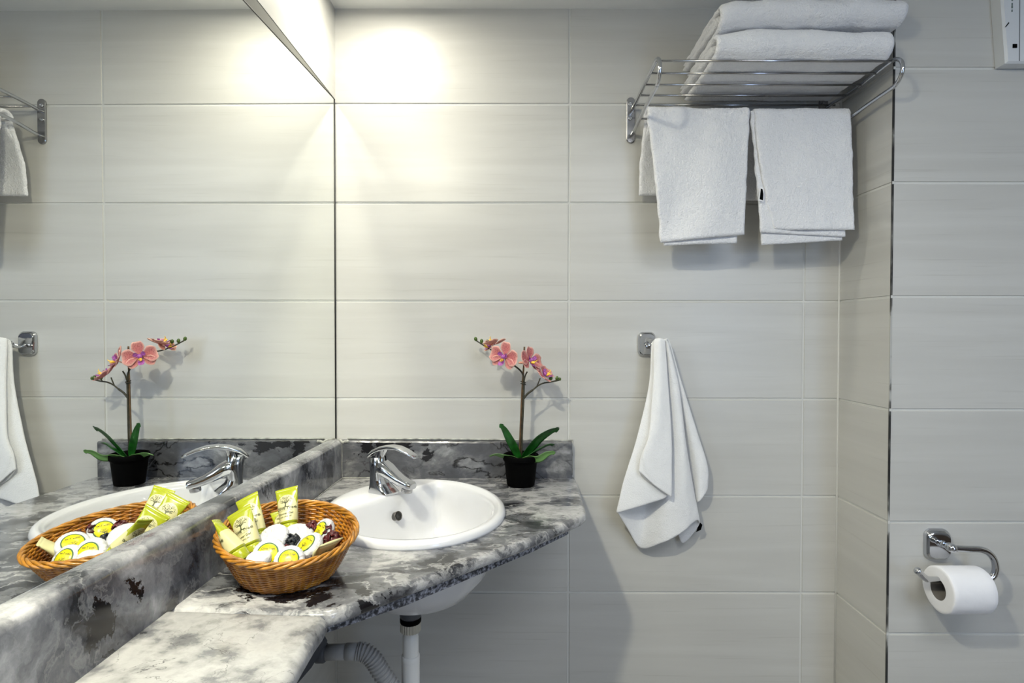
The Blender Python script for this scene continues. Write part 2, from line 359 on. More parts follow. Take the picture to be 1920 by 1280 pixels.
# open dark joint down the outside corner, broken by grout at every tile joint
M, nt, b = mat('open_joint'); g = N(nt, 'ShaderNodeNewGeometry'); mp = N(nt, 'ShaderNodeMapping'); mp.inputs['Scale'].default_value = (8, 8, 3); L(nt, g.outputs['Position'], mp.inputs[0])
nz = N(nt, 'ShaderNodeTexNoise'); nz.inputs['Scale'].default_value = 3.0; nz.inputs['Detail'].default_value = 6; L(nt, mp.outputs[0], nz.inputs['Vector'])
r = ramp(nt, [(.44, (.02, .02, .02)), (.53, (.12, .12, .11)), (.58, (.40, .40, .38))]); L(nt, nz.outputs['Fac'], r.inputs[0]); L(nt, r.outputs[0], b.inputs['Base Color']); b.inputs['Roughness'].default_value = .9
OPENJ = M
mb = MB(); zs = [0]+[h for h in HR if h > 0]+[CEIL]
for a, bb in zip(zs[:-1], zs[1:]):
    mb.add([(1.2868, -.1985, a), (1.2868, -.2016, a), (1.2905, -.2016, a), (1.2868, -.1985, bb), (1.2868, -.2016, bb), (1.2905, -.2016, bb)], [(0, 1, 4, 3), (1, 2, 5, 4), (0, 1, 2), (3, 4, 5), (0, 2, 5, 3)], 0)
    mb.add([(1.2862, -.2022, bb-.003), (1.2912, -.2022, bb-.003), (1.2912, -.199, bb-.003), (1.2862, -.2022, bb+.003), (1.2912, -.2022, bb+.003), (1.2912, -.199, bb+.003)], [(0, 1, 4, 3), (1, 2, 5, 4), (0, 1, 2), (3, 4, 5)], 1)
tag(mb.build('trim_2', [OPENJ, GROUT], smooth=False), kind='structure')
# tiles above the mirror, and the wedge of bare grey render left open between them and the mirror's sloping top
def lp(s, off, z): v = ln*off+lt*s; return Vector((v.x, v.y, z))
mtop = lambda s: 1.861-.058*s
def wall_strip(name, zlo, zhi, off, mt):
    mb = MB(); V = []; SS = [0, .25, .5, .8, 1.2, 1.7, 2.55]
    for s in SS: V += [lp(s, -.004, zlo(s)), lp(s, off, zlo(s)), lp(s, off, zhi(s)), lp(s, -.004, zhi(s))]
    Fc = [(0, 1, 2, 3), tuple(4*(len(SS)-1)+k for k in range(4))]
    for i in range(len(SS)-1):
        for k in range(4): Fc.append((4*i+k, 4*i+(k+1) % 4, 4*i+4+(k+1) % 4, 4*i+4+k))
    mb.add(V, Fc); tag(mb.build(name, mt, smooth=False), kind='structure')
wall_strip('wall_left_upper', lambda s: 1.8615, lambda s: CEIL, .0015, TILE)
wall_strip('trim_5', lambda s: mtop(s)-.001, lambda s: 1.8613, .0006, simple('bare_grey_render', (.17, .17, .15), .9))

# ---------------------------------------------------------------- mirror
t = thing('wall_mirror', 'large frameless wall mirror on the left wall above the marble upstand', 'mirror', (0, -.9, 1.0))
sb_top = lambda s: .996+.025*s
V = []; s0, s1 = .001, 2.45
for off in (-.004, .0):
    V += [lp(s0, off, sb_top(s0)), lp(s1, off, sb_top(s1)), lp(s1, off, mtop(s1)), lp(s0, off, mtop(s0))]
mesh_obj('glass', V, [(0, 1, 2, 3), (4, 5, 6, 7), (0, 1, 5, 4), (1, 2, 6, 5), (2, 3, 7, 6), (3, 0, 4, 7)], MIRROR, t, False)
mb = MB(); tube(mb, [lp(.0025, .0005, sb_top(0)+.002), lp(.0025, .0005, 1.861)], .0014, 6)
tube(mb, [lp(.003, .0002, 1.861), lp(1.2, .0002, mtop(1.2)), lp(2.4, .0002, mtop(2.4))], .0012, 6)
e = mb.build('edge', DARK, t); e['label'] = 'dark unsealed mirror edge'
# recessed lamps in the ceiling: rim and glowing lens (their light is set at the top)
def lens(name, col, st):
    M, nt, b = mat(name); b.inputs['Base Color'].default_value = (.8, .8, .8, 1); b.inputs['Emission Color'].default_value = (*col, 1); b.inputs['Emission Strength'].default_value = st; return M
GLOW = lens('lamp_lens', (1.0, .955, .80), 6.0); FILL_PANEL = lens('added_panel_diffuser', (.92, .955, 1.0), 1.5)
for (x, y) in (LA, LB):
    mb = MB(); lathe(mb, [(.040, -.001), (.052, -.001), (.055, -.004), (.052, -.007), (.041, -.006)], (x, y, CEIL), n=32); bz_ = mb.build('lamp_rim', CHROME, CEILING)
    mb = MB(); lathe(mb, [(.039, -.0065), (.039, -.0078), (.030, -.0085)], (x, y, CEIL), n=32); mb.build('lamp_lens', GLOW, bz_)
mb = MB(); box(mb, (.74, -1.86, CEIL-.016), (1.46, -1.14, CEIL-.0005)); fr_ = mb.build('added_panel_frame', WHITEP, CEILING, smooth=False)  # unseen fitting, added to house the ceiling fill light
mb = MB(); box(mb, (.76, -1.84, CEIL-.018), (1.44, -1.16, CEIL-.0155)); mb.build('added_panel_diffuser', FILL_PANEL, fr_, smooth=False)  # glowing face of the added fill panel

# ---------------------------------------------------------------- marble counter
cz = lambda y: .901-.02*y          # top of the counter; it climbs very slightly towards the door
def slab(name, outline, zt, thick, rad, mats, hole=None, nprof=7, parent=None, tilt=True, shrink_back=None):
    """Outline CCW polygon; half-round nose of radius rad on the top and bottom edges."""
    P = [Vector((x, y)) for x, y in outline]; n = len(P)
    def off(d):
        out = []
        for i in range(n):
            a, b_, c = P[i-1], P[i], P[(i+1) % n]
            e1 = (b_-a).normalized(); e2 = (c-b_).normalized()
            n1 = Vector((-e1.y, e1.x)); n2 = Vector((-e2.y, e2.x)); q = (n1+n2)
            q = q/max(.25, q.dot(n1)) if q.length > 1e-6 else n1
            out.append(b_+q*d)
        return out
    mb = MB(); secs = []
    for k in range(nprof+1):
        a = PI/2*k/nprof; secs.append((rad*(1-math.cos(a)), rad*(1-math.sin(a))))
    prof = [(rad*(1-math.cos(a)), -rad*(1-math.sin(a))) for a in [PI/2*(1-k/nprof) for k in range(nprof+1)]]
    prof += [(d, -thick-h) for d, h in reversed(prof)]
    rings = []
    for d, h in prof:
        rings.append([Vector((q.x, q.y, zt+h)) for q in off(d)])
    loft(mb, rings, 0, cap=False)
    bm = bmesh.new()
    for ring in (rings[0], rings[-1]):
        vs = [bm.verts.new(v) for v in ring]; es = [bm.edges.new((vs[i], vs[(i+1) % n])) for i in range(n)]
        if hole:
            hv = [bm.verts.new((x, y, ring[0].z)) for x, y in hole]; es += [bm.edges.new((hv[i], hv[(i+1) % len(hv)])) for i in range(len(hv))]
        bmesh.ops.triangle_fill(bm, edges=es, use_beauty=True)
    bm.verts.index_update(); mb.add([v.co.copy() for v in bm.verts], [tuple(v.index for v in f.verts) for f in bm.faces]); bm.free()
    if hole:
        hn = len(hole); mb.add([(x, y, zt) for x, y in hole]+[(x, y, zt-thick) for x, y in hole], [(i, (i+1) % hn, hn+(i+1) % hn, hn+i) for i in range(hn)])
    if tilt:
        for v in mb.v: v.z += .02*(-v.y)
    o = mb.build(name, mats, parent, True)
    bm = bmesh.new(); bm.from_mesh(o.data); bmesh.ops.remove_doubles(bm, verts=bm.verts, dist=.0002); bmesh.ops.recalc_face_normals(bm, faces=bm.faces); bm.to_mesh(o.data); bm.free()
    auto(o, 38)
    return o
def densify(poly, step=.03):
    out = []
    for i in range(len(poly)):
        a, b_ = Vector(poly[i]), Vector(poly[(i+1) % len(poly)]); k = max(1, int((b_-a).length/step))
        out += [tuple(a+(b_-a)*j/k) for j in range(k)]
    return out
SC = Vector((.256, -.310)); SA, SB_, ST = .226, .181, math.radians(101.4)
def ell(a, b_, th, c=SC, t=ST):
    u, v = a*math.cos(th), b_*math.sin(th); return (c.x+u*math.cos(t)-v*math.sin(t), c.y+u*math.sin(t)+v*math.cos(t))
hole = [ell(SA-.012, SB_-.012, 2*PI*k/64) for k in range(64)]
poly1 = [(0.002, -.002), (.002, -.738), (.205, -.7525), (.222, -.751), (.232, -.7425), (.246, -.728), (.268, -.703), (.304, -.663), (.390, -.574), (.495, -.463), (.590, -.345), (.600, -.325), (.6035, -.300), (.6135, -.06), (.613, -.002)]
ct = thing('vanity_counter', 'grey veined marble corner counter carrying the sink, basket and orchid', 'counter', (.3, -.3, .88))
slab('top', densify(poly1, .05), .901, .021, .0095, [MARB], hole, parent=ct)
poly1b = [(.01, -.02), (.01, -.70), (.19, -.722), (.21, -.723), (.235, -.701), (.298, -.645), (.383, -.550), (.491, -.428), (.560, -.338), (.565, -.330), (.572, -.02)]
o = slab('edge_strip', densify(poly1b, .05), .8798, .0185, .001, [MARB_R], [ell(SA-.008, SB_-.008, 2*PI*k/64) for k in range(64)], parent=ct); o['label'] = 'rough sawn speckled strip under the counter edge'
poly2 = [(.002, -.7405), (.002, -1.46), (.262, -1.46), (.232, -.95), (.2285, -.905), (.226, -.86), (.224, -.806), (.2250, -.785), (.2235, -.765), (.216, -.7555), (.200, -.7540)]
ct2 = thing('counter_extension', 'pale white and grey marble shelf in the near left foreground', 'counter', (.1, -1.1, .88))
slab('top', densify(poly2, .05), .9025, .026, .012, [MARB_W], parent=ct2)
# upstands
def upstand_left():
    mb = MB(); secs = []
    for k in range(40):
        s = .0+2.4*k/39; zt = sb_top(s); y = -s*math.cos(AN); zb = cz(y)-.001; th = .0215
        pr = [(0, zb), (th, zb), (th, zt-.010)]+[(th-.010*(1-math.cos(a)), zt-.010+.010*math.sin(a)) for a in [PI/2*q/5 for q in range(1, 6)]]+[(0, zt)]
        w = [(.0008*noise.noise(Vector((s*60, q*3., 0)))) for q in range(len(pr))]
        secs.append([lp(s, o_, z) for o_, z in pr])
    loft(mb, secs); return mb
t = tag(upstand_left().build('marble_upstand', MARB_L, sharp=40), 'long grey marble upstand running under the mirror along the left wall', 'upstand')
mb = MB(); secs = []
for k in range(60):
    x = .004+.6*k/59; zt = .9955-.004*k/59; jag = .0012*noise.noise(Vector((x*50, 3, 1))); th = .025
    if k == 59: th = .023
    pr = [(-.0005, .901), (-th, .901+.02*th), (-th, zt-.003+jag), (-th+.003, zt+jag), (-.0005, zt+jag)]
    xo = (.0 if k < 58 else .0)
    secs.append([(x+xo, y, z) for y, z in pr])
loft(mb, secs)
for v in mb.v:
    if v.x > .6: v.x += .003*noise.noise(Vector((v.z*90, 0, 2)))
tag(mb.build('marble_upstand', MARB_SP, sharp=40), 'short dark grey marble upstand on the back wall behind sink and orchid', 'upstand')
# crumbling white sealant where the two upstands meet
mb = MB()
pts = [(.004+.0006*random.random(), -.004, .9965), (.018, -.022, .9965), (.024, -.026, .992), (.030, -.0265, .9945), (.040, -.0262, .9955)]
tube(mb, catmull(pts, 5), [.0028+.0012*random.random() for _ in range(21)], 7)
tube(mb, catmull([(.0225, -.026, .99), (.023, -.0268, .96), (.0225, -.0262, .93), (.0235, -.027, .903)], 5), [.0006+.0004*random.random() for _ in range(16)], 6)
tube(mb, catmull([(.0235, -.027, .9028), (.06, -.0262, .9030), (.12, -.0265, .9032)], 6), [.0009+.0006*random.random() for _ in range(13)], 6)
tube(mb, catmull([(.0235, -.027, .9028), (.0228, -.08, .9040), (.0226, -.15, .9055), (.0222, -.3, .908), (.0218, -.45, .911)], 8), [.0007+.0005*random.random() for _ in range(33)], 6)
CAULK = simple('aged_sealant', (.34, .34, .31), .7, var=.5, vscale=70)
tag(mb.build('trim_3', CAULK), kind='structure')
mb = MB(); tube(mb, catmull([(.03, -.0015, .9975), (.3, -.0015, .9962), (.604, -.0015, .993)], 8), .0022, 6); tube(mb, [(.606, -.001, .905), (.6065, -.001, .995)], .0018, 6)
tag(mb.build('trim_4', CAULK), kind='structure')

# ---------------------------------------------------------------- sink
sk = thing('wash_basin', 'oval white porcelain basin set into the marble counter', 'sink', (SC.x, SC.y, .91))
ck = Vector((.59, .81)).normalized(); cn = Vector((ck.y, -ck.x))      # chord direction, normal towards the bowl
cp = Vector((.190, -.222))                                       # a point on the front edge of the tap deck
NT = 144
def bowl_r(th):
    """distance from bowl centre to the bowl's inner edge in direction th"""
    d = Vector((math.cos(th), math.sin(th))); 
    return d
BC = Vector((.285, -.315))
def inner(th, a, b_, dn):
    d = Vector((math.cos(th), math.sin(th)))
    # ray from BC to ellipse
    c, s = math.cos(ST), math.sin(ST)
    p = BC-SC; pu, pv = (p.x*c+p.y*s)/a, (-p.x*s+p.y*c)/b_; du, dv = (d.x*c+d.y*s)/a, (-d.x*s+d.y*c)/b_
    A_, B_, C_ = du*du+dv*dv, 2*(pu*du+pv*dv), pu*pu+pv*pv-1
    r = (-B_+math.sqrt(B_*B_-4*A_*C_))/(2*A_)
    q = d.dot(-cn)
    if q > 1e-3:
        r2 = (BC-cp).dot(cn)+dn; r2 = r2/q
        k = 34.0; r = (r**-k+r2**-k)**(-1/k)       # soft minimum
    return r
mb = MB(); rings = []
th_ = [2*PI*k/NT for k in range(NT)]
def ring_out(e, z): # outer oval ring scaled inwards by e metres, matched by direction from BC
    out = []
    for th in th_:
        d = Vector((math.cos(th), math.sin(th))); r = inner_plain(th, SA-e, SB_-e); q = BC+d*r; out.append(Vector((q.x, q.y, z)))
    return out
def inner_plain(th, a, b_):
    c, s = math.cos(ST), math.sin(ST); d = Vector((math.cos(th), math.sin(th))); p = BC-SC
    pu, pv = (p.x*c+p.y*s)/a, (-p.x*s+p.y*c)/b_; du, dv = (d.x*c+d.y*s)/a, (-d.x*s+d.y*c)/b_
    A_, B_, C_ = du*du+dv*dv, 2*(pu*du+pv*dv), pu*pu+pv*pv-1
    return (-B_+math.sqrt(B_*B_-4*A_*C_))/(2*A_)
for e, z in ((.0, -.0005), (-.0005, .004), (.001, .009), (.004, .0125), (.009, .0145), (.015, .0142)): rings.append(ring_out(e, z))
def ring_in(f, z, dn=0.0, ee=.022):
    out = []
    for th in th_:
        d = Vector((math.cos(th), math.sin(th))); r = min(inner(th, SA-ee, SB_-ee, dn), inner_plain(th, SA-ee, SB_-ee))*f; q = BC+d*r; out.append(Vector((q.x, q.y, z)))
    return out
rings.append(ring_in(1.04, .0128)); rings.append(ring_in(1.01, .0118)); rings.append(ring_in(.985, .008)); rings.append(ring_in(.965, .0))
for f, z in ((.95, -.015), (.93, -.035), (.90, -.06), (.86, -.085), (.78, -.11), (.66, -.127), (.5, -.137), (.33, -.142), (.15, -.145)): rings.append(ring_in(f, z))
V = [v for r_ in rings for v in r_]; Fc = []
for i in range(len(rings)-1):
    for k in range(NT): k2 = (k+1) % NT; Fc.append((i*NT+k, i*NT+k2, (i+1)*NT+k2, (i+1)*NT+k))
Fc.append(tuple((len(rings)-1)*NT+k for k in range(NT)))
# underside shell
u0 = len(V); under = []
for e, z in ((.0, -.0005), (.016, -.001), (.018, -.03), (.022, -.07), (.034, -.105), (.06, -.135), (.10, -.154), (.14, -.161)): under.append(ring_out(e, z))
V += [v for r_ in under[1:] for v in r_]
for k in range(NT): k2 = (k+1) % NT; Fc.append((k, k2, u0+k2, u0+k))
for i in range(len(under)-2):
    for k in range(NT): k2 = (k+1) % NT; Fc.append((u0+i*NT+k, u0+i*NT+k2, u0+(i+1)*NT+k2, u0+(i+1)*NT+k))
Fc.append(tuple(u0+(len(under)-2)*NT+k for k in range(NT)))
mb.add(V, Fc)
for v in mb.v: v.z += .901-.02*v.y
mb.build('bowl', PORC, sk)
# overflow hole in the wall under the tap, and the waste
oc = Vector((.2035, -.233, .8725)); on = Vector((cn.x*.9, cn.y*.9, .28)).normalized()
mb = MB(); lathe(mb, [(.0088, -.010), (.0088, .004), (.0102, .0045), (.0104, .003)], oc, on, 28); o = mb.build('overflow_hole', simple('overflow_metal', (.16, .15, .14), .35, .6), sk); o['label'] = 'round dark overflow hole below the tap'
mb = MB(); lathe(mb, [(.0075, .0046), (.0072, .0050)], oc, on, 28); mb.build('overflow_opening', DARK, o)
mb = MB(); lathe(mb, [(.021, -.002), (.021, .001), (.016, .002), (.004, .0015)], (BC.x, BC.y, .901+.0063-.143), n=28); mb.build('drain', CHROME, sk)

# ---------------------------------------------------------------- tap
FO = Vector((.168, -.212, .901+.0042+.0122)); 
fw = Vector((.88, -.475, 0)).normalized(); fs = Vector((-fw.y, fw.x, 0)); up = Vector((0, 0, 1))
tp = thing('basin_tap', 'chrome single lever mixer tap on the white basin', 'tap', FO)
def sec(f, z, w, h, tilt=0, r=.008, yaw=0, side=0, n=5):
    """rounded rectangle, width across, height along the local up tilted by tilt (0: section is vertical; pi/2: horizontal)"""
    A = fs*math.cos(yaw)+fw*math.sin(yaw); B = up*math.cos(tilt)+fw*math.sin(tilt)
    return [FO+fw*f+up*z+fs*side+A*px+B*py for px, py in rrect(w, h, r, n)]
mb = MB()
hz = PI/2
loft(mb, [sec(.002, -.001, .042, .050, hz, .008, .25), sec(.002, .003, .043, .051, hz, .008, .25), sec(-.002, .010, .042, .044, hz, .010, .22), sec(-.008, .020, .041, .034, hz, .012, .15), sec(-.010, .030, .040, .031, hz, .012, .1), sec(-.011, .046, .040, .032, hz, .013), sec(-.011, .060, .040, .034, hz, .013), sec(-.013, .070, .037, .034, hz, .014), sec(-.015, .078, .030, .030, hz, .012)])
loft(mb, [sec(-.012, .050, .032, .030, .0, .014), sec(.002, .056, .041, .034, .10, .016), sec(.016, .050, .040, .030, .25, .014), sec(.032, .041, .035, .024, .3, .011), sec(.049, .033, .031, .020, .3, .009), sec(.066, .0275, .029, .018, .2, .008), sec(.078, .0250, .028, .0165, .1, .007), sec(.0835, .024, .022, .011, .1, .005)])
loft(mb, [sec(-.008, .064, .032, .032, hz, .012), sec(-.006, .074, .025, .025, hz, .010), sec(-.004, .086, .022, .020, hz, .008), sec(-.002, .096, .024, .024, hz, .009)])
mb.build('body', CHROME, tp, sharp=50)
mb = MB()
pth = [(-.038, .075, .020, .004), (-.031, .082, .027, .007), (-.020, .090, .029, .009), (.0, .0985, .031, .0095), (.022, .103, .029, .008), (.044, .103, .027, .0065), (.064, .0985, .0245, .005), (.082, .0915, .0215, .004), (.092, .087, .0185, .0032)]
secs = []
for i, (f, z, w, h) in enumerate(pth):
    a, b_ = pth[max(i-1, 0)], pth[min(i+1, len(pth)-1)]; ang = math.atan2(b_[1]-a[1], b_[0]-a[0]); secs.append(sec(f, z, w, h, -ang, h*.48))
loft(mb, secs); mb.build('lever', CHROME, tp)
mb = MB(); lathe(mb, [(.0115, .010), (.0118, 0), (.0118, -.006), (.0108, -.0075), (.009, -.006)], FO+fw*.067+up*.017, (.12, -.05, 1), 28); o = mb.build('aerator', CHROME_D, tp)
mb = MB(); lathe(mb, [(.0092, -.0072), (.0085, -.0078)], FO+fw*.067+up*.017, (.12, -.05, 1), 28); mb.build('strainer', DARK, o)

# ---------------------------------------------------------------- waste pipe under the basin
pz = .7195
t = thing('waste_pipe', 'white vertical waste pipe under the basin with grey collar', 'pipe', (.2492, -.33, .4))
PX = (.2492, -.33, 0)
mb = MB(); lathe(mb, [(.0215, .735), (.0215, pz-.015), (.0205, pz-.018)], PX, n=36); mb.build('collar', BLUEGREY, t)
mb = MB(); lathe(mb, [(.0203, pz-.018), (.0212, pz-.02), (.0212, pz-.027), (.0198, pz-.029)], PX, n=36); mb.build('gasket', BLACKP, t)
mb = MB(); pr = []
n = 48; secs = []
for z in (pz-.029, pz-.031, pz-.044, pz-.046):
    secs.append([(PX[0]+(.0208 if k % 2 else .0196)*math.cos(2*PI*k/n), PX[1]+(.0208 if k % 2 else .0196)*math.sin(2*PI*k/n), z) for k in range(n)])
loft(mb, secs); mb.build('nut', simple('aged_nut', (.50, .48, .42), .35, .4), t, smooth=False)
mb = MB(); lathe(mb, [(.0152, pz-.046), (.0152, pz-.058), (.0158, pz-.059), (.0158, pz-.096), (.0152, pz-.099)], PX, n=36); mb.build('upper_pipe', PVC, t)
mb = MB(); pr = [(.0165, pz-.095), (.0182, pz-.096), (.0182, pz-.104)]
for k in range(40): z = pz-.106-k*.0042; pr += [(.0182, z), (.0176, z-.002)]
pr += [(.0182, .2)]
lathe(mb, pr, PX, n=36); mb.build('lower_pipe', PVC, t)
t = thing('flexible_waste_hose', 'grey ribbed plastic hose bending down beneath the counter', 'hose', (.15, -.36, .63))
mb = MB(); tube(mb, [(.088, -.36, .6455), (.150, -.36, .6475)], .0148, 24); tube(mb, [(.128, -.36, .6468), (.1515, -.36, .6475)], .0158, 24); o = mb.build('stub', PVCG, t); 
mb = MB(); pth = catmull([(.150, -.36, .6475), (.166, -.36, .6445), (.181, -.36, .632), (.193, -.36, .613), (.208, -.36, .59), (.225, -.36, .566), (.245, -.355, .535), (.27, -.34, .48)], 34)
rr = [.0165+.0019*math.copysign(abs(math.sin(i*PI/5.2))**.7, math.sin(i*PI/5.2)) for i in range(len(pth))]
tube(mb, pth, rr, 24); mb.build('ribbed_hose', PVCG, t)
mb = MB(); lathe(mb, [(.014, 0), (.019, .004), (.019, .018), (.016, .022)], (.068, -.36, .6450), (1, 0, .02), 28); mb.build('coupling', BLUEGREY, t)
t = thing('support_bracket', 'dark angled steel bracket supporting the counter edge on the left', 'bracket', (.07, -.40, .7))
mb = MB(); V = [(.005, y, z) for y in (-.42, -.40) for z in (.60,)] 
for y in (-.415, -.40): pass
mb.add([(.004, -.415, .56), (.080, -.415, .648), (.105, -.415, .690), (.060, -.415, .775), (.004, -.415, .79), (.004, -.40, .56), (.080, -.40, .648), (.105, -.40, .690), (.060, -.40, .775), (.004, -.40, .79)],
       [(0, 1, 2, 3, 4), (5, 6, 7, 8, 9)]+[(k, (k+1) % 5, 5+(k+1) % 5, 5+k) for k in range(5)])
mb.build('plate', BLUEGREY, t, smooth=False)

# ---------------------------------------------------------------- orchid
PC = Vector((.473, -.093, cz(-.093)))
orc = thing('potted_orchid', 'pink artificial orchid in small black plastic pot on the marble counter', 'plant', PC)
mb = MB(); lathe(mb, [(.030, .0), (.0325, .001), (.0335, .004), (.0395, .060), (.0400, .061), (.0425, .0615), (.0428, .063), (.0432, .073), (.0425, .0745), (.0405, .074), (.0398, .060), (.0393, .056)], PC, n=48); mb.build('pot', BLACKP, orc)
mb = MB(); lathe(mb, [(.039, .058), (.025, .062), (.008, .064)], PC, n=32)
for v in mb.v: v.z += .003*noise.noise(v*120)
mb.build('soil', simple('dark_soil', (.015, .012, .008), .95, bump=(300, 1, .003)), orc)
mb = MB(); tube(mb, catmull([(.4695, -.09, .965), (.4725, -.088, 1.05), (.4765, -.085, 1.14), (.4800, -.082, 1.19), (.4815, -.08, 1.2355)], 8), [.0021]*33, 8); mb.build('support_stick', STAKE, orc)
st = MB()
tube(st, catmull([(.474, -.092, .965), (.4765, -.09, 1.04), (.4795, -.087, 1.113), (.4798, -.087, 1.155), (.4745, -.090, 1.175), (.455, -.098, 1.193), (.4259, -.09, 1.2185), (.4050, -.07, 1.2255), (.3850, -.055, 1.236), (.3640, -.047, 1.249)], 8), [.0024]*24+[.0021]*20+[.0016]*29, 8)
tube(st, catmull([(.4790, -.087, 1.110), (.490, -.087, 1.123), (.5031, -.087, 1.1326), (.5150, -.088, 1.1425), (.5287, -.088, 1.1485), (.5450, -.088, 1.1510), (.5655, -.087, 1.1555)], 8), [.0026]*16+[.0018]*33, 8)
tube(st, catmull([(.4800, -.088, 1.150), (.4830, -.09, 1.165), (.4880, -.092, 1.176)], 6), .0018, 7)
tube(st, catmull([(.5110, -.088, 1.139), (.5160, -.088, 1.151), (.5195, -.088, 1.160)], 6), .0015, 7)
for b_, a_ in (((.3785, -.050, 1.2395), (.3763, -.05, 1.2450)), ((.395, -.058, 1.2315), (.3934, -.052, 1.2430)), ((.541, -.088, 1.1505), (.5450, -.087, 1.157)), ((.553, -.088, 1.1525), (.5590, -.088, 1.157))): tube(st, [b_, a_], .0013, 6)
tube(st, [Vector((.4785+.0055*math.cos(a), -.087+.0055*math.sin(a), 1.1445+.0008*a)) for a in [k*PI/6 for k in range(20)]], .0013, 6)
st.build('stems', STEM, orc)
for (x, y, z, rx) in ((.3616, -.047, 1.2535, .0042), (.3763, -.05, 1.2485, .0042), (.3915, -.052, 1.2465, .0045), (.5450, -.087, 1.1605, .0048), (.5600, -.088, 1.1600, .0040), (.5670, -.087, 1.1580, .0032)):
    mb = MB(); prf = [(.0003, -1.35)]+[(math.sin(PI*k/9)**.8, -1.25*math.cos(PI*k/9)) for k in range(1, 9)]+[(.0003, 1.4)]
    lathe(mb, [(r_*rx, h*rx) for r_, h in prf], (x, y, z), (random.uniform(-.4, .4), random.uniform(-.2, .2), 1), 14); mb.build('bud', BUD, orc)
def leaf(base, mid, tip, w, mt, roll=0, fold=.3):
    pts = catmull([base, (Vector(base)*.5+Vector(mid)*.5)+Vector((0, 0, .002)), mid, (Vector(mid)*.45+Vector(tip)*.55)+Vector((0, 0, .004)), tip], 6); n = len(pts); V = []; m_ = 7
    d = (Vector(tip)-Vector(base)).normalized(); side0 = d.cross(Vector((0, 0, 1))).normalized()
    for i, p in enumerate(pts):
        t_ = i/(n-1); tan = (pts[min(i+1, n-1)]-pts[max(i-1, 0)]).normalized(); s_ = (side0-tan*side0.dot(tan)).normalized(); s_ = Matrix.Rotation(roll, 3, tan) @ s_; nn = s_.cross(tan)
        ww = w*(.28+.72*math.sin(PI*min(1, (t_*1.02)**.75*.93+.07))) if t_ < .98 else w*.10
        if t_ >= .9: ww = w*max(.06, math.sqrt(max(0, 1-((t_-.62)/.385)**2)))*.95
        for q in range(m_): a = (q/(m_-1)-.5)*2; V.append(p+s_*(a*ww)+nn*(abs(a)**1.3*ww*fold*-1))
    top = [v.copy() for v in V]; mbx = MB(); cnt = len(V)
    V2 = V+[v-Vector((0, 0, .0012)) for v in V]; Fc = []
    for i in range(n-1):
        for q in range(m_-1):
            a = i*m_+q; Fc.append((a, a+1, a+m_+1, a+m_)); Fc.append((cnt+a, cnt+a+m_, cnt+a+m_+1, cnt+a+1))
        for q in (0, m_-1): a = i*m_+q; Fc.append((a, a+m_, cnt+a+m_, cnt+a))
    Fc.append(tuple(list(range(m_))+[cnt+k for k in reversed(range(m_))])); e0 = (n-1)*m_; Fc.append(tuple([e0+k for k in range(m_)]+[cnt+e0+k for k in reversed(range(m_))]))
    mbx.add(V2, Fc); return mbx.build('leaf', mt, orc)
leaf((.470, -.092, .966), (.446, -.112, 1.018), (.4235, -.128, 1.056), .010, LEAF, .95, .25)
leaf((.474, -.094, .966), (.516, -.098, 1.018), (.5660, -.085, 1.039), .016, LEAF, -.85, .25)
leaf((.468, -.096, .966), (.432, -.112, .979), (.3980, -.118, .979), .012, LEAFU, .5, .2)
leaf((.476, -.096, .966), (.520, -.085, .993), (.556, -.070, .997), .012, LEAF, -.5, .3)
leaf((.478, -.100, .967), (.515, -.125, .975), (.553, -.135, .992), .010, LEAFU, -1.0, .3)
# petals
def petal_mat(name, base, edge, spot):
    M, nt, b = mat(name)
    g = N(nt, 'ShaderNodeNewGeometry')
    v = N(nt, 'ShaderNodeTexVoronoi'); v.inputs['Scale'].default_value = 430; L(nt, g.outputs['Position'], v.inputs['Vector'])
    r = ramp(nt, [(.22, spot), (.42, base)]); L(nt, v.outputs['Distance'], r.inputs[0])
    at = N(nt, 'ShaderNodeVertexColor', layer_name='edge')
    mx = N(nt, 'ShaderNodeMix', data_type='RGBA'); L(nt, at.outputs['Color'], mx.inputs[0]); L(nt, r.outputs[0], mx.inputs[6]); mx.inputs[7].default_value = (*edge, 1)
    L(nt, mx.outputs[2], b.inputs['Base Color']); b.inputs['Roughness'].default_value = .6; b.inputs['Subsurface Weight'].default_value = 0
    return M
PET = petal_mat('speckled_pink_petal', (.50, .15, .145), (.78, .46, .38), (.20, .015, .035))
PETB = petal_mat('peach_petal', (.62, .27, .20), (.80, .50, .38), (.36, .08, .09))
LIPP = simple('purple_lip', (.36, .10, .36), .5, var=.5, vscale=300); LIPY = simple('yellow_throat', (.85, .55, .06), .5)
def petal(mb, c, X, Y, Z, ang, ln_, w, cup, m_=0, twist=0):
    """in the flower frame: grows from c along angle ang in the XY plane, Z towards the viewer"""
    D = X*math.cos(ang)+Y*math.sin(ang); Sd = -X*math.sin(ang)+Y*math.cos(ang); nu, nv = 9, 8; V = []; cols = []
    for i in range(nu):
        t_ = i/(nu-1); ww = w*math.sqrt(max(.0, 1-((t_-.55)/.56)**2))*(1 if t_ > .5 else (.35+.65*t_/.5)); 
        for q in range(nv):
            a = (q/(nv-1)-.5)*2
            z = cup*(t_**1.7)*ln_ - .25*ln_*t_*0 + abs(a)**2*ww*.25 + .0010*math.sin(9*a+i+ang*3)*t_
            V.append(c+D*(.003+t_*ln_)+Sd*(a*ww)+Z*z); cols.append(max(abs(a)**6, t_**10)*.85)
    mb.add(V, [(i*nv+q, i*nv+q+1, (i+1)*nv+q+1, (i+1)*nv+q) for i in range(nu-1) for q in range(nv-1)], m_); return cols
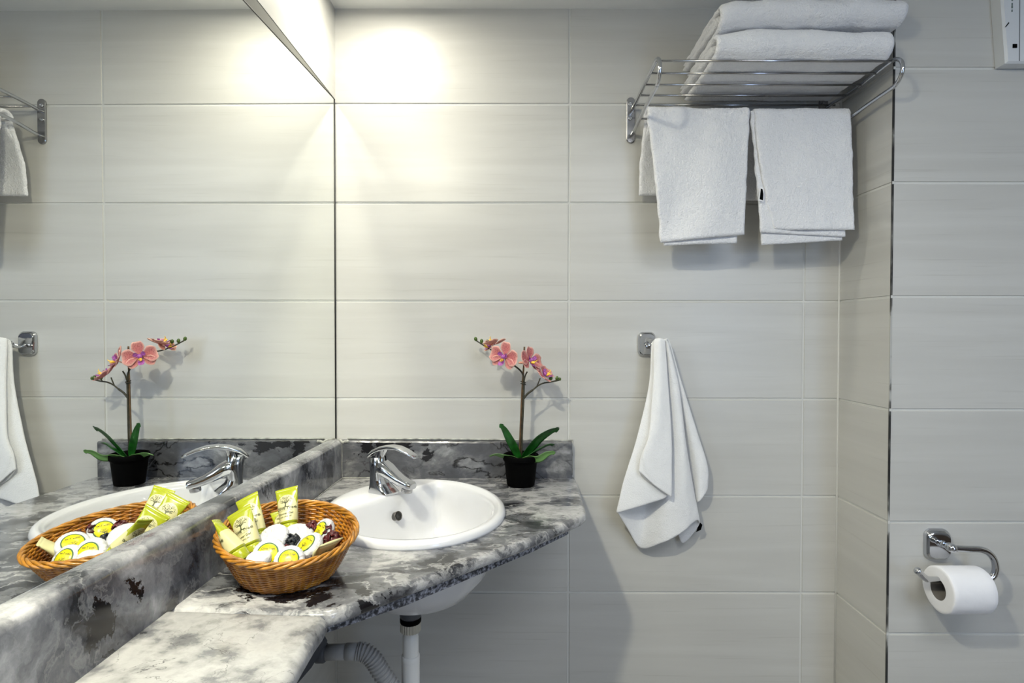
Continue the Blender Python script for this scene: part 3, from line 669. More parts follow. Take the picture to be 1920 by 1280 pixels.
def flower(c, look, upv, size, mt, lip=True, spread=.15, drop=()):
    c = Vector(c); Z = Vector(look).normalized(); Y = Vector(upv); Y = (Y-Z*Y.dot(Z)).normalized(); X = Y.cross(Z)
    mb = MB(); cols = []
    defs = [(PI/2, 1.0, .42, 0), (PI/2+2*PI/2.9, .95, .36, 0), (PI/2-2*PI/2.9, .95, .36, 0), (PI*.97, 1.02, .60, .0008), (PI*.03, 1.02, .60, .0008)]
    for i, (a, l_, w, dz) in enumerate(defs):
        if i in drop: continue
        cols += petal(mb, c+Z*dz, X, Y, Z, a, size*l_, size*w, spread)
    o = mb.build('flower', mt, orc)
    ca = o.data.color_attributes.new('edge', 'FLOAT_COLOR', 'POINT')
    for i, v in enumerate(cols): ca.data[i].color = (v, v, v, 1)
    md = o.modifiers.new('thick', 'SOLIDIFY'); md.thickness = .0007; md.offset = 0
    if lip:
        mb = MB(); lathe(mb, [(.0004, -.0005), (size*.16, .002), (size*.19, .006), (size*.10, .010), (.0005, .012)], c+Z*.001, Z, 14)
        petal(mb, c+Z*.003-Y*size*.05, X, Y, Z, -PI/2, size*.48, size*.22, .9); petal(mb, c+Z*.004, X, Y, Z, PI*.82, size*.34, size*.16, .9); petal(mb, c+Z*.004, X, Y, Z, PI*.18, size*.34, size*.16, .9)
        lp_ = mb.build('lip', LIPP, o)
        mb = MB(); lathe(mb, [(.0003, .0), (size*.09, .003), (size*.10, .008), (size*.05, .013), (.0003, .014)], c+Z*.004-Y*size*.14, (Z-Y*.5), 12)
        tube(mb, catmull([c+Z*.010-Y*size*.15, c+Z*.018-Y*size*.22+X*.002, c+Z*.022-Y*size*.12+X*.005], 5), [.0012]*8+[.0005]*3, 6)
        mb.build('throat', LIPY, o)
    return o
flower((.4340, -.108, 1.2120), (-.45, -.85, .05), (.30, .1, 1), .0330, PET, spread=.10)
flower((.4080, -.070, 1.2400), (-.20, .15, 1.0), (.75, -.3, -.5), .0280, PETB, spread=.25)
flower((.4000, -.062, 1.2330), (-.75, -.25, .60), (.4, 0, 1), .0200, PETB, spread=.20, drop=(2,))
flower((.4930, -.098, 1.2020), (.72, -.65, .35), (.15, .15, 1), .0310, PET, spread=.20)
flower((.4900, -.085, 1.1970), (-.35, -.15, .9), (-.8, .1, .3), .0190, PETB, lip=False, spread=.35, drop=(1, 2))
flower((.5270, -.093, 1.1660), (.55, -.35, .75), (-.8, .1, .5), .0280, PET, spread=.28)

# ---------------------------------------------------------------- basket
def wick(name, c0, c1, rough=.35):
    return simple(name, c0, rough, var=.0, coat=.3)
M, nt, b = mat('wicker'); g = N(nt, 'ShaderNodeNewGeometry')
nz = N(nt, 'ShaderNodeTexNoise'); nz.inputs['Scale'].default_value = 55; nz.inputs['Detail'].default_value = 5; L(nt, g.outputs['Position'], nz.inputs['Vector'])
r = ramp(nt, [(.3, (.11, .026, .002)), (.5, (.27, .095, .005)), (.68, (.44, .19, .016))]); L(nt, nz.outputs['Fac'], r.inputs[0]); L(nt, r.outputs[0], b.inputs['Base Color']); b.inputs['Roughness'].default_value = .3; b.inputs['Coat Weight'].default_value = .3
WICK = M
WICKD = simple('dark_wicker', (.12, .045, .008), .4, var=.4, vscale=60)
WICKR = simple('rim_wicker', (.32, .135, .012), .3, var=.5, vscale=70, coat=.3)
BCX = Vector((.124, -.632)); bz = cz(-.63)
bk = thing('wicker_basket', 'oval brown wicker basket full of toiletries on the marble counter', 'basket', (BCX.x, BCX.y, bz))
bt = math.radians(27.2)
rimz = lambda x, y: .981-.053*(x-.123)+.092*(y+.628)
def bpt(th, h, dr=0):
    """th angle, h 0 (bottom) .. 1 (rim)"""
    a = .062+(.0945-.062)*h**.85; b_ = .066+(.1065-.066)*h**.85
    k = 1+.035*math.cos(2*(th))*h*0
    c, s = math.cos(th), math.sin(th); e = 1.95
    rr_ = 1.0
    u, v = (a+dr)*c*rr_, (b_+dr)*s*rr_
    x = BCX.x+u*math.cos(bt)-v*math.sin(bt); y = BCX.y+u*math.sin(bt)+v*math.cos(bt)
    zb = bz+.0025; zt = rimz(x, y)
    return Vector((x, y, zb+(zt-zb)*h))
NS = 44; ROWS = 25; mb = MB(); pth = []
per = NS*6
for i in range(ROWS*per):
    th = 2*PI*i/per; h = i/(ROWS*per-1)*.965+.01
    row = i//per; ph = NS*th/2+PI*row
    pth.append(bpt(th, h, (.0014*math.sin(ph))))
tube(mb, pth, .00205, 6)
mb.build('weave', WICK, bk)
mb = MB()
for k in range(NS): 
    th = 2*PI*(k+.5)/NS; tube(mb, [bpt(th, h) for h in (.0, .15, .3, .45, .6, .75, .9, .98)], .0013, 6)
mb.build('stakes', WICKD, bk)['kind'] = 'stuff'
mb = MB()
for j in range(4):
    pth = []
    for i in range(240):
        th = 2*PI*i/240; p = bpt(th, .985, .001); ph = th*9+j*PI/2; o_ = (bpt(th, .985, .0045)-bpt(th, .985, 0)).normalized()
        pth.append(p+o_*.0030*math.cos(ph)+Vector((0, 0, .0030*math.sin(ph))))
    tube(mb, pth, .0022, 7, closed=True)
mb.build('braided_rim', WICKR, bk)
mb = MB(); lathe(mb, [(.001, .0006), (.058, .0006), (.064, .002), (.066, .0055), (.060, .006), (.001, .006)], (BCX.x, BCX.y, bz), n=48, sx=.98, sy=1.05, xdir=(math.cos(bt), math.sin(bt), 0)); mb.build('base', WICKD, bk)

# ---------------------------------------------------------------- toiletries in the basket
def text_faces(s, size):
    cu = bpy.data.curves.new('lettering', 'FONT'); cu.body = s; cu.size = size; cu.align_x = 'CENTER'; cu.resolution_u = 3; cu.offset = size*.012
    o = bpy.data.objects.new('lettering', cu); C.objects.link(o); bpy.context.view_layer.update()
    me = bpy.data.meshes.new_from_object(o.evaluated_get(bpy.context.evaluated_depsgraph_get())); V = [v.co.copy() for v in me.vertices]; Fc = [tuple(p.vertices) for p in me.polygons]
    bpy.data.objects.remove(o); bpy.data.curves.remove(cu); bpy.data.meshes.remove(me); return V, Fc
TXT = {}
def txt(s, size):
    if (s, size) not in TXT: TXT[(s, size)] = text_faces(s, size)
    return TXT[(s, size)]
def disc_faces(cx, cy, r, n=8): return [Vector((cx+r*math.cos(2*PI*k/n), cy+r*math.sin(2*PI*k/n), 0)) for k in range(n)], [tuple(range(n))]
def strip_faces(pts, w):
    V = []; 
    for i, p in enumerate(pts):
        a, b_ = Vector(pts[max(i-1, 0)]), Vector(pts[min(i+1, len(pts)-1)]); t_ = (b_-a).normalized(); nn = Vector((-t_.y, t_.x)); ww = w[i] if isinstance(w, (list, tuple)) else w
        V += [Vector((p[0]+nn.x*ww, p[1]+nn.y*ww, 0)), Vector((p[0]-nn.x*ww, p[1]-nn.y*ww, 0))]
    return V, [(2*i, 2*i+1, 2*i+3, 2*i+2) for i in range(len(pts)-1)]
def tree_emblem(s):
    """a small plain tree: trunk, boughs and a cloud of leaves, about s wide"""
    rnd = random.Random(3); out = [strip_faces([(-.28*s, -.46*s), (0, -.42*s), (.28*s, -.46*s)], .022*s), strip_faces([(0, -.44*s), (-.01*s, -.25*s), (.02*s, -.1*s)], [.07*s, .045*s, .035*s])]
    for ex, ey in ((-.33, .12), (-.15, .26), (.08, .3), (.3, .16), (.38, .0), (-.4, -.02)): out.append(strip_faces([(0.01*s, -.14*s), (ex*.5*s, (ey*.4)*s), (ex*s, ey*s)], [.025*s, .016*s, .008*s]))
    for k in range(85):
        a = rnd.uniform(0, 2*PI); q = math.sqrt(rnd.random()); x, y = .50*s*q*math.cos(a), .13*s+.33*s*q*math.sin(a)
        if y > -.08*s: out.append(disc_faces(x, y, s*rnd.uniform(.016, .032), 5))
    return out
def toiletry_tube(top, bot, wdir, label, L_=None, w=.0365, r=.0125, back=False, group='toiletry tubes in the basket', bodymat=None, lines=('Olive Tree', 'Shower Gel', 'with olive oil')):
    top, bot = Vector(top), Vector(bot); Lt = (top-bot).length; ax = (top-bot)/Lt; X = Vector(wdir); X = (X-ax*X.dot(ax)).normalized(); Y = ax.cross(X)   # Y: thickness; front is +Y or -Y
    if Y.y > 0 : Y = -Y
    sgn = -1 if back else 1
    capL = .016
    def surf(t, a):
        """t 0 at the shoulder .. 1 at the crimp; a angle, front at 90 deg"""
        wx = r*1.02+(w/2-r*1.02)*t**.9; wy = r*1.02*(1-t**1.25)+.0009; ex = 1.0
        return bot+ax*(capL+t*(Lt-capL))+X*(wx*math.cos(a))+Y*(wy*math.sin(a))
    T = thing('toiletry_tube', label, 'toiletries', bot, group)
    n = 36; body = MB(); secs = []
    ts = [0, .08, .16, .26, .38, .5, .6, .7, .78, .86, .93]
    secs = [[surf(t_, 2*PI*k/n) for k in range(n)] for t_ in ts]
    V = [v for s_ in secs for v in s_]; 
    cr = []
    for t_ in (.93, .935, 1.0):
        cr.append([bot+ax*(capL+t_*(Lt-capL))+X*(w/2*math.cos(2*PI*k/n)*1.0)+Y*(.0011*math.sin(2*PI*k/n)+(.0006*math.sin(2*PI*k/n))) for k in range(n)])
    secs = [[bot+ax*(capL-.001)+X*(r*.8*math.cos(2*PI*k/n))+Y*(r*.8*math.sin(2*PI*k/n)) for k in range(n)]]+secs+cr
    N_ = len(secs); Vv = [v for s_ in secs for v in s_]; Fc = []; fm = []
    # the cream print covers the lower part, ending in an arch on the front
    for i in range(N_-1):
        for k in range(n):
            k2 = (k+1) % n; Fc.append((i*n+k, i*n+k2, (i+1)*n+k2, (i+1)*n+k)); fm.append(0)
    Fc += [tuple(range(n)), tuple((N_-1)*n+k for k in range(n))]; fm += [0, 0]
    body.add(Vv, Fc); body.build('body', bodymat or GREENTUBE, T)
    mb = MB(); lathe(mb, [(r*.92, 0), (r, .0012), (r, capL-.003), (r*.98, capL-.001)], bot, ax, 32); mb.build('cap', GREENTUBE, T)
    # label sheet, a hair above the tube
    mb = MB(); nu, nv = 30, 12; Vl = []
    for q in range(nu+1):
        a = 2*PI*q/nu+PI/2
        front = abs(((a-PI/2+PI) % (2*PI))-PI)
        arch = .80-.30*min(1, (front/1.25))**2.2 if front < 1.25 else .50+.30*min(1, (front-1.25)/.6)*1.0
        if front > PI/2: arch = .80-.30*min(1, ((PI-front)/1.25))**2.2 if back else .62
        for j in range(nv+1):
            t_ = .05+(arch-.05)*j/nv; p = surf(t_, a); c0 = bot+ax*(capL+t_*(Lt-capL)); Vl.append(p+(p-c0).normalized()*.00025)
    Fl = [(q*(nv+1)+j, (q+1)*(nv+1)+j, (q+1)*(nv+1)+j+1, q*(nv+1)+j+1) for q in range(nu) for j in range(nv)]
    mb.add(Vl, Fl); lb = mb.build('label', CREAM, T)
    mb = MB()
    def onto(V, Fc, cy, sc=1.0):
        out = []
        for v in V:
            t_ = (cy+v.y)/(Lt-capL); wx = r*1.02+(w/2-r*1.02)*max(t_, 0)**.9
            xx = max(-.98, min(.98, v.x/wx)); a = math.acos(-xx if True else xx)
            p = surf(t_, a); c0 = bot+ax*(capL+t_*(Lt-capL)); out.append(p+(p-c0).normalized()*.0006+Y*.0001)
        mb.add(out, Fc)
    hh = Lt-capL
    # x must run left to right seen from the front
    flip = 1 if X.cross(ax).dot(Y) < 0 else -1
    def fx(V): return [Vector((v.x*(1 if (-X).cross(ax).dot(Y) > 0 else -1), v.y, 0)) for v in V]
    for V_, F_ in tree_emblem(.0200): onto(fx(V_), F_, hh*.60)
    for s_, size, cy in ((lines[0], .0066, .375), (lines[1], .0044, .235), (lines[2], .0032, .155)):
        V_, F_ = txt(s_, size); onto(fx(V_), F_, hh*cy)
    for cy in (.46, .345): V_, F_ = strip_faces([(-.0105+.0021*i, 0) for i in range(11)], .00012); onto(fx(V_), F_, hh*cy)
    mb.build('print', INK, lb, smooth=False)
    return T
GT = 'toiletry tubes in the basket'
toiletry_tube((.0933, -.562, 1.0225), (.1106, -.592, .9600), (.0357, 0, .0069), 'green and cream toiletry tube standing alone at the back of the basket')
toiletry_tube((.0473, -.600, 1.0200), (.0800, -.628, .9580), (.035, -.002, .012), 'green topped tube at the rear left of the basket, half hidden behind another', w=.038)
toiletry_tube((.0540, -.640, 1.0115), (.0880, -.662, .9540), (.037, -.004, .013), 'green topped tube with tree emblem leaning in the middle of the left group', w=.040)
toiletry_tube((.0440, -.684, 1.0120), (.0860, -.696, .9600), (.006, .030, -.022), 'cream tube turned sideways at the far left rim of the basket', w=.030)
# a fifth tube lying low behind the front rim, seen by its flat end
toiletry_tube((.2010, -.676, .9790), (.158, -.650, .9330), (.03, .03, .008), 'all cream tube leaning against the inner front right wall of the basket', w=.042, r=.011, bodymat=CREAM)
toiletry_tube((.081, -.560, .985), (.112, -.600, .950), (.02, .01, .0), 'green tube lying low against the back wall of the basket', w=.028, r=.010)

def soap(c, nrm, label, r=.0225, th=.013, yellow=True, upv=(0, 0, 1), group='wrapped soaps in the basket'):
    c, Z = Vector(c), Vector(nrm).normalized(); Y = Vector(upv); Y = (Y-Z*Y.dot(Z)).normalized(); X = Y.cross(Z)
    T = thing('wrapped_soap', label, 'soap', c, group); mb = MB(); n = 96; secs = []
    for rr_, h in ((.30, -.5), (.80, -.48), (.93, -.40), (1.0, -.15), (1.0, .15), (.95, .38), (.86, .47), (.70, .50), (.45, .485), (.15, .48)):
        s_ = []
        for k in range(n):
            a = 2*PI*k/n; pl = 1+(.010*math.sin(24*a+rr_*9)+.012*noise.noise(Vector((math.cos(a)*3+c.x*40, math.sin(a)*3, h*2))))*(1 if rr_ > .6 else .3)
            s_.append(c+X*(rr_*r*pl*math.cos(a))+Y*(rr_*r*pl*math.sin(a))+Z*(h*th+(.0006*noise.noise(Vector((math.cos(a)*4, math.sin(a)*4, c.x*99))) if rr_ < .9 else 0)))
        secs.append(s_)
    loft(mb, secs); mb.build('wrapper', WRAP, T)
    if yellow:
        mb = MB(); lathe(mb, [(r*.67, .0), (r*.67, .0004), (r*.60, .0006)], c+Z*(th*.50+.0003), Z, 40); o = mb.build('label_ring', LGREEN, T); 
        mb = MB(); lathe(mb, [(r*.60, .0), (r*.595, .0003), (r*.1, .00035)], c+Z*(th*.50+.0009), Z, 40); o2 = mb.build('label', YELLOW, T)
        mb = MB(); o0 = c+Z*(th*.50+.0015)
        for V_, F_ in tree_emblem(r*.56): mb.add([o0+X*v.x+Y*(v.y-r*.18) for v in V_], F_)
        for s_, sz, yy in (('Olive Tree', r*.19, r*.25),):
            V_, F_ = txt(s_, round(sz, 5)); mb.add([o0+X*v.x+Y*(v.y+yy) for v in V_], F_)
        mb.build('print', INK, o2, smooth=False)
    return T
soap((.1185, -.688, .9650), (.02, -.86, .55), 'round soap with yellow label facing the viewer, beside the tubes', r=.0225)
soap((.1050, -.640, .9700), (-.15, -.62, .78), 'plain white wrapped soap without label, second row by the tubes', r=.0225, yellow=False)
soap((.1100, -.700, .9640), (-.05, -.25, 1), 'white wrapped soap lying low just inside the front rim', r=.0165, yellow=False)
soap((.1480, -.692, .9585), (.15, -.80, .60), 'soap with yellow label low in the middle front of the basket', r=.0205)
soap((.1640, -.662, .9670), (-.42, -.45, .80), 'soap with yellow label tilted on top of the right heap', r=.0215)
soap((.1640, -.602, .9660), (-.55, -.55, .62), 'soap with yellow label at the back right, partly under dark petals', r=.0215)
soap((.1300, -.610, .9640), (.2, -.35, .9), 'white wrapped soap behind the black ribbon in the basket centre', r=.0225, yellow=False)
def crumple(name, c, size, mt, label, cat, n=3, group=None, seed=0):
    rnd = random.Random(seed); mb = MB(); c = Vector(c)
    for q in range(n):
        d = Vector((rnd.uniform(-1, 1), rnd.uniform(-1, 1), rnd.uniform(-.1, 1))).normalized(); X = d.orthogonal().normalized(); X = Matrix.Rotation(rnd.uniform(0, 6.28), 3, d) @ X; Y = d.cross(X)
        nu = 9; V = []
        for i in range(nu):
            for j in range(nu):
                a, b_ = (i/(nu-1)-.5)*2, (j/(nu-1)-.5)*2; k = math.sqrt(max(0, 1-.5*b_*b_)); kk = math.sqrt(max(0, 1-.5*a*a))
                p = c+X*(a*k*size)+Y*(b_*kk*size)+d*(size*.5*(1-.8*(a*a+b_*b_)))+Vector((noise.noise(Vector((a*2, b_*2, seed+q))), noise.noise(Vector((a*2+5, b_*2, seed+q))), noise.noise(Vector((a*2, b_*2+7, seed+q)))))*size*.45
                V.append(p)
        mb.add(V, [(i*nu+j, i*nu+j+1, (i+1)*nu+j+1, (i+1)*nu+j) for i in range(nu-1) for j in range(nu-1)])
    o = mb.build(name, mt); md = o.modifiers.new('thick', 'SOLIDIFY'); md.thickness = .0009; md.offset = 0
    return tag(o, label, cat, group)
GP = 'dark red petals between the soaps'
crumple('dried_petals', (.1860, -.628, .9640), .0125, PETALR, 'dark red dried petals at the right, beyond the tilted yellow soap', 'potpourri', 4, GP, 1)
crumple('dried_petals', (.1450, -.592, .9690), .0110, PETALR, 'dark red dried petals standing left of the rearmost yellow soap', 'potpourri', 3, GP, 2)
crumple('dried_petals', (.1330, -.665, .9640), .0070, PETALR, 'small dark red petal wedged between white and yellow soaps', 'potpourri', 2, GP, 3)
crumple('dried_petals', (.0920, -.690, .9580), .0105, PETALR, 'dark red petals under the leaning cream tube', 'potpourri', 3, GP, 4)
crumple('dried_petals', (.1750, -.610, .9720), .0085, PETALR, 'curled dark red petal lying over a yellow soap label', 'potpourri', 2, GP, 6)
crumple('black_ribbon', (.1310, -.640, .9640), .0130, BLACKR, 'crumpled black ribbon in the middle of the basket', 'ribbon', 4, None, 5)

# ---------------------------------------------------------------- towel rack
RY = [-.024, -.079, -.134, -.189, -.2435]
rk = thing('towel_rack', 'chrome wire towel shelf with side loops on the back wall', 'towel rack', (1.0, 0, 1.8))
XL, XR = .757, 1.258
for x, pl in ((XL, .752), (XR, 1.2405)):
    mb = MB()
    loft(mb, [[(pl+px, y, 1.808+pz_) for px, pz_ in rrect(w_, h_, w_/2, 8)] for y, w_, h_ in ((-.0002, .022, .115), (-.004, .022, .115), (-.0055, .019, .112))])
    pb = mb.build('mounting_plate', CHROME_D, rk, sharp=40)
    for zz in (1.848, 1.812):
        mb = MB(); lathe(mb, [(.0055, 0), (.0052, .0018), (.0035, .0030), (.0018, .0030), (.0015, .0018), (.0004, .0018)], (pl-.002, -.0055, zz), (0, -1, 0), 20); mb.build('screw', CHROME, pb)
    pts = [(pl+.004, -.004, 1.835), (pl+.005, -.03, 1.8385), (x, -.10, 1.842), (x, -.20, 1.846)]
    zc, rr_ = 1.820, .030
    arc = [(x, -.240-.034*math.sin(a), 1.8185+.0285*math.cos(a)) for a in [PI*k/10 for k in range(0, 11)]]
    low = [(x, -.16, 1.7875), (x, -.08, 1.782), (pl+.004, -.03, 1.774), (pl+.003, -.004, 1.7705)]
    mb = MB(); tube(mb, catmull(pts+arc+low, 5), .0043, 12); mb.build('side_loop', CHROME, rk)
for y in RY:
    mb = MB(); zz = 1.8385+(-y)*.033-.001
    tube(mb, [(XL, y, zz), (XR, y, zz)], .0026, 10); mb.build('shelf_rod', CHROME_D, rk)
mb = MB(); tube(mb, [(XL, -.083, 1.7825), (XR, -.083, 1.7825)], .0028, 10); mb.build('towel_rod', CHROME_D, rk)

# ---------------------------------------------------------------- towels
def ribbon(path, thick, nx=60, amp=.002, freq=18, fuzz=.0007, seed=0, step=.004, edge_r=.5, zskew=0, bend=None):
    """path: list of (y, z, xl, xr); a thick sheet swept between xl and xr. Returns MB with one closed skin."""
    P = [Vector((p[0], p[1])) for p in path]; XLR = [(p[2], p[3]) for p in path]
    # dense resample
    Q = []; X = []
    Pc = [P[0]*2-P[1]]+P+[P[-1]*2-P[-2]]
    for i in range(len(P)-1):
        a, b_, c, d = Pc[i:i+4]; k = max(2, int((c-b_).length/step))
        for j in range(k):
            t_ = j/k; Q.append(.5*((2*b_)+(c-a)*t_+(2*a-5*b_+4*c-d)*t_*t_+(3*b_-a-3*c+d)*t_**3)); X.append((XLR[i][0]*(1-t_)+XLR[i+1][0]*t_, XLR[i][1]*(1-t_)+XLR[i+1][1]*t_))
    Q.append(P[-1]); X.append(XLR[-1]); n = len(Q)
    nor = []
    for i in range(n):
        t_ = (Q[min(i+1, n-1)]-Q[max(i-1, 0)]).normalized(); nor.append(Vector((-t_.y, t_.x)))
    loop = [(i, 1) for i in range(n)]+[(i, -1) for i in reversed(range(n))]
    V = []; m_ = len(loop)
    for c in range(nx+1):
        f = c/nx; er = math.sqrt(max(0.0, 1-(max(0, abs(f-.5)*2-.94)/.06)**2)) if True else 1
        for i, sd in loop:
            xl, xr = X[i]; x = xl+(xr-xl)*f; h = thick/2*max(.15, er)
            if i == 0 or i == n-1: h *= .35
            q = Q[i]; a = amp*noise.noise(Vector((x*freq, i*step*freq*.6, seed))); fz = fuzz*noise.noise(Vector((x*260, q.x*260+q.y*260, seed+sd)))
            wob = .0015*noise.noise(Vector((i*step*35, seed, f*3)))*(1 if abs(f-.5) > .4 else 0)*2
            y = q.x+nor[i].x*(sd*h+a+fz*sd); z = q.y+nor[i].y*(sd*h+a+fz*sd)
            v = Vector((x+wob, y, z))
            if bend: v = bend(v, i/(n-1), f)
            V.append(v)
    Fc = [(c*m_+k, c*m_+(k+1) % m_, (c+1)*m_+(k+1) % m_, (c+1)*m_+k) for c in range(nx) for k in range(m_)]
    # end skins as strips between the two faces
    for c in (0, nx):
        for i in range(n-1): Fc.append((c*m_+i, c*m_+i+1, c*m_+m_-2-i, c*m_+m_-1-i))
    mb = MB(); mb.add(V, Fc); return mb
def fold_towel(z0, H, x0, x1, yf, yb, th, seed, bulge, label):
    """one sheet folded into four layers with the round fold at the front"""
    r1 = H/2; za, zb = z0+th/2, z0+H-th/2; xm = .006
    ri = (zb-za)/2-th*1.02; zc = (za+zb)/2
    path = [(yb, za, x0+.004, x1-.002), ((yf+yb)/2, za, x0+.002, x1), (yf+r1*.9, za, x0, x1)]
    for k in range(1, 8):
        a = PI*k/8; path.append((yf+r1*.9-(r1*.9)*math.sin(a), zc-(zc-za)*math.cos(a), x0, x1))
    path += [(yf+r1*.9, zb, x0, x1), ((yf+yb)/2, zb+.002, x0+.003, x1), (yb+.01, zb, x0+.006, x1-.004)]
    outer = ribbon(path, th, 90, .0028, 14, .0012, seed, bend=bulge)
    path = [(yb+.004, zc-ri*.55, x0-.006, x1-.008), ((yf+yb)/2, zc-ri*.55, x0-.004, x1-.008), (yf+r1*1.25, zc-ri*.5, x0-.002, x1-.008), (yf+r1*1.05, zc, x0-.002, x1-.008), (yf+r1*1.25, zc+ri*.5, x0-.002, x1-.008), ((yf+yb)/2, zc+ri*.55, x0-.004, x1-.008), (yb+.004, zc+ri*.55, x0-.006, x1-.008)]
    inner_ = ribbon(path, th*.8, 60, .0012, 14, .0008, seed+3, bend=bulge)
    T = thing('folded_towel', label, 'towel', ((x0+x1)/2, (yf+yb)/2, z0), 'folded white towels on the rack')
    outer.build('outer_layer', TERRY, T); inner_.build('inner_layer', TERRY, T)
    return T
def b1(v, t_, f):
    w = Vector(v); h_ = min(1, max(0, (w.z-1.87)/.03)); w.z += math.exp(-((w.x-1.0)/.09)**2)*.005*h_ - math.exp(-((w.x-.89)/.035)**2)*.006*h_
    w.z += .002*noise.noise(Vector((w.x*22, w.y*18, 2)))
    return w
def b2(v, t_, f):
    w = Vector(v); g_ = math.exp(-((w.x-.99)/.10)**2)*.005; w.z += g_ + .004*math.exp(-((w.x-1.17)/.03)**2) + (.006*(w.x-.9)/.35)
    w.z -= .006*math.exp(-((w.x-.885)/.03)**2); w.z += .003*noise.noise(Vector((w.x*22, w.y*18, 8))); w.y += .004*noise.noise(Vector((w.x*18, w.z*30, 3)))
    return w
fold_towel(1.8475, .059, .878, 1.247, -.262, -.022, .0125, 1, b1, 'thick folded white towel lying directly on the rods, under another towel')
fold_towel(1.9085, .056, .884, 1.272, -.266, -.026, .0120, 5, b2, 'folded white towel on top of the stack on the rack')
# towels hung over the rod
ry, rz = -.083, 1.7825
def drape(name, label, front, back, th, seed, inner_defs, tagpos=None):
    T = thing(name, label, 'towel', (front[0][2], ry, rz), 'white towels hung under the rack')
    return T
r_o = .0185
def path_over(zb_back, zb_front, xs_back, xs_top, xs_front, off, yfb, ybk=-.030):
    p = [(ybk, zb_back, *xs_back), (ybk-.008, (zb_back+rz)/2, *xs_back), (ry+.012+off, rz-.008, *xs_top)]
    for k in range(1, 6): a = PI*k/6; p.append((ry+(.012+off)*math.cos(a), rz+.004+(.012+off)*math.sin(a), *xs_top))
    p += [(ry-.012-off, rz-.012, *xs_top), (ry-.014-off, rz-.06, xs_top[0]*.75+xs_front[0]*.25, xs_top[1]*.75+xs_front[1]*.25), ((ry-.014-off)*.5+yfb*.5, (rz+zb_front)/2, (xs_top[0]+xs_front[0])/2, (xs_top[1]+xs_front[1])/2), (yfb, zb_front, *xs_front)]
    return p
hl = thing('hand_towel', 'left of the two white towels hung over the lower rack rod', 'towel', (.9, ry, 1.6), 'white towels hung under the rack')
def wv(seed, amp, sk):
    def f_(v, t_, f):
        w = Vector(v); d = max(0, (1.77-w.z)/.3); 
        if w.y < ry: w.y += amp*d*math.sin((w.x-.7)*38+seed+3*d)*.6; w.z += sk*d*(f-.5); 
        return w
    return f_
rb = ribbon(path_over(1.612, 1.492, (.768, 1.022), (.772, 1.014), (.803, 1.000), .004, -.112), .0115, 90, .0070, 13, .0016, 11, bend=wv(1, .012, .020)); rb.build('front_layer', TERRY, hl)
rb = ribbon(path_over(1.625, 1.4795, (.776, 1.018), (.779, 1.008), (.812, .985), -.0045, -.104), .007, 60, .0015, 16, .0009, 13, bend=wv(1, .006, .006)); rb.build('inner_fold', TERRY, hl)
hr = thing('hand_towel', 'right white towel over the rack rod with black and white tag', 'towel', (1.13, ry, 1.6), 'white towels hung under the rack')
def bend_r(v, t_, f):
    w = Vector(v); d = max(0, (1.77-w.z)/.29)
    if w.y < ry:
        # left edge of the front flap sweeps to the right towards the hem
        w.x += (1-f)*.058*(.35*d+.65*d**2.2); w.y += .004*d*math.sin(w.x*30)
        w.z += .030*max(0, .25-f)**1.5*d
    return w
rb = ribbon(path_over(1.60, 1.512, (1.022, 1.254), (1.026, 1.254), (1.022, 1.256), .0045, -.113), .0075, 90, .0048, 13, .0012, 21, bend=bend_r); rb.build('front_layer', TERRY, hr)
rb = ribbon(path_over(1.61, 1.502, (1.022, 1.250), (1.018, 1.248), (1.038, 1.238), -.0005, -.106), .006, 70, .0015, 16, .0009, 23, bend=wv(2, .003, -.012)); rb.build('middle_fold', TERRY, hr)
rb = ribbon(path_over(1.62, 1.484, (1.026, 1.248), (1.024, 1.244), (1.044, 1.236), -.0055, -.100), .006, 60, .0015, 16, .0009, 25, bend=wv(2, .003, .012)); rb.build('inner_fold', TERRY, hr)
mb = MB(); mb.add([(1.0335, -.1180, 1.6120), (1.0285, -.1180, 1.5805), (1.0400, -.1185, 1.5770), (1.0410, -.1190, 1.5950), (1.0385, -.1185, 1.6080)], [(0, 1, 2, 3, 4)]); tg = mb.build('care_tag', simple('white_satin', (.8, .8, .8), .4), hr, smooth=False); tg.modifiers.new('t', 'SOLIDIFY').thickness = .0006
mb = MB(); mb.add([(1.0340, -.1186, 1.6080), (1.0310, -.1186, 1.5825), (1.0390, -.1191, 1.5800), (1.0396, -.1195, 1.5945), (1.0378, -.1190, 1.6060)], [(0, 1, 2, 3, 4)]); mb.build('print', BLACKP, tg, smooth=False)

# ---------------------------------------------------------------- robe hook and hanging towel
def rounded_plate(mb, cx, cz_, y0, w, h, d, pinch=.0):
    """square plate with bulging sides, standing off the wall at y0"""
    secs = []
    for dd, sc in ((0, 1.0), (.35*d, 1.0), (.75*d, .93), (d, .82)):
        pts = []
        for px, pz_ in rrect(w*sc, h*sc, .25*w, 6):
            k = 1+.09*(1-(2*px/w)**2)*0; px2 = px*(1+.10*(1-(pz_/(h/2))**2)); pz2 = pz_*(1+.05*(1-(px/(w/2))**2)); pts.append((cx+px2, y0-dd, cz_+pz2))
        secs.append(pts)
    loft(mb, secs)
hk = thing('robe_hook', 'chrome robe hook with rounded square plate on the back wall', 'hook', (.795, 0, 1.24))
mb = MB(); rounded_plate(mb, .795, 1.2405, -.0005, .042, .060, .012); mb.build('plate', CHROME, hk, sharp=35)
mb = MB(); tube(mb, catmull([(.797, -.008, 1.236), (.799, -.025, 1.233), (.801, -.040, 1.236), (.802, -.050, 1.243)], 6), [.0062]*3+[.005]*8+[.0052]*5+[.0065, .0068, .0055], 14); mb.build('peg', CHROME, hk)
U = .0004955; X0, Z0 = .6687, 1.3031
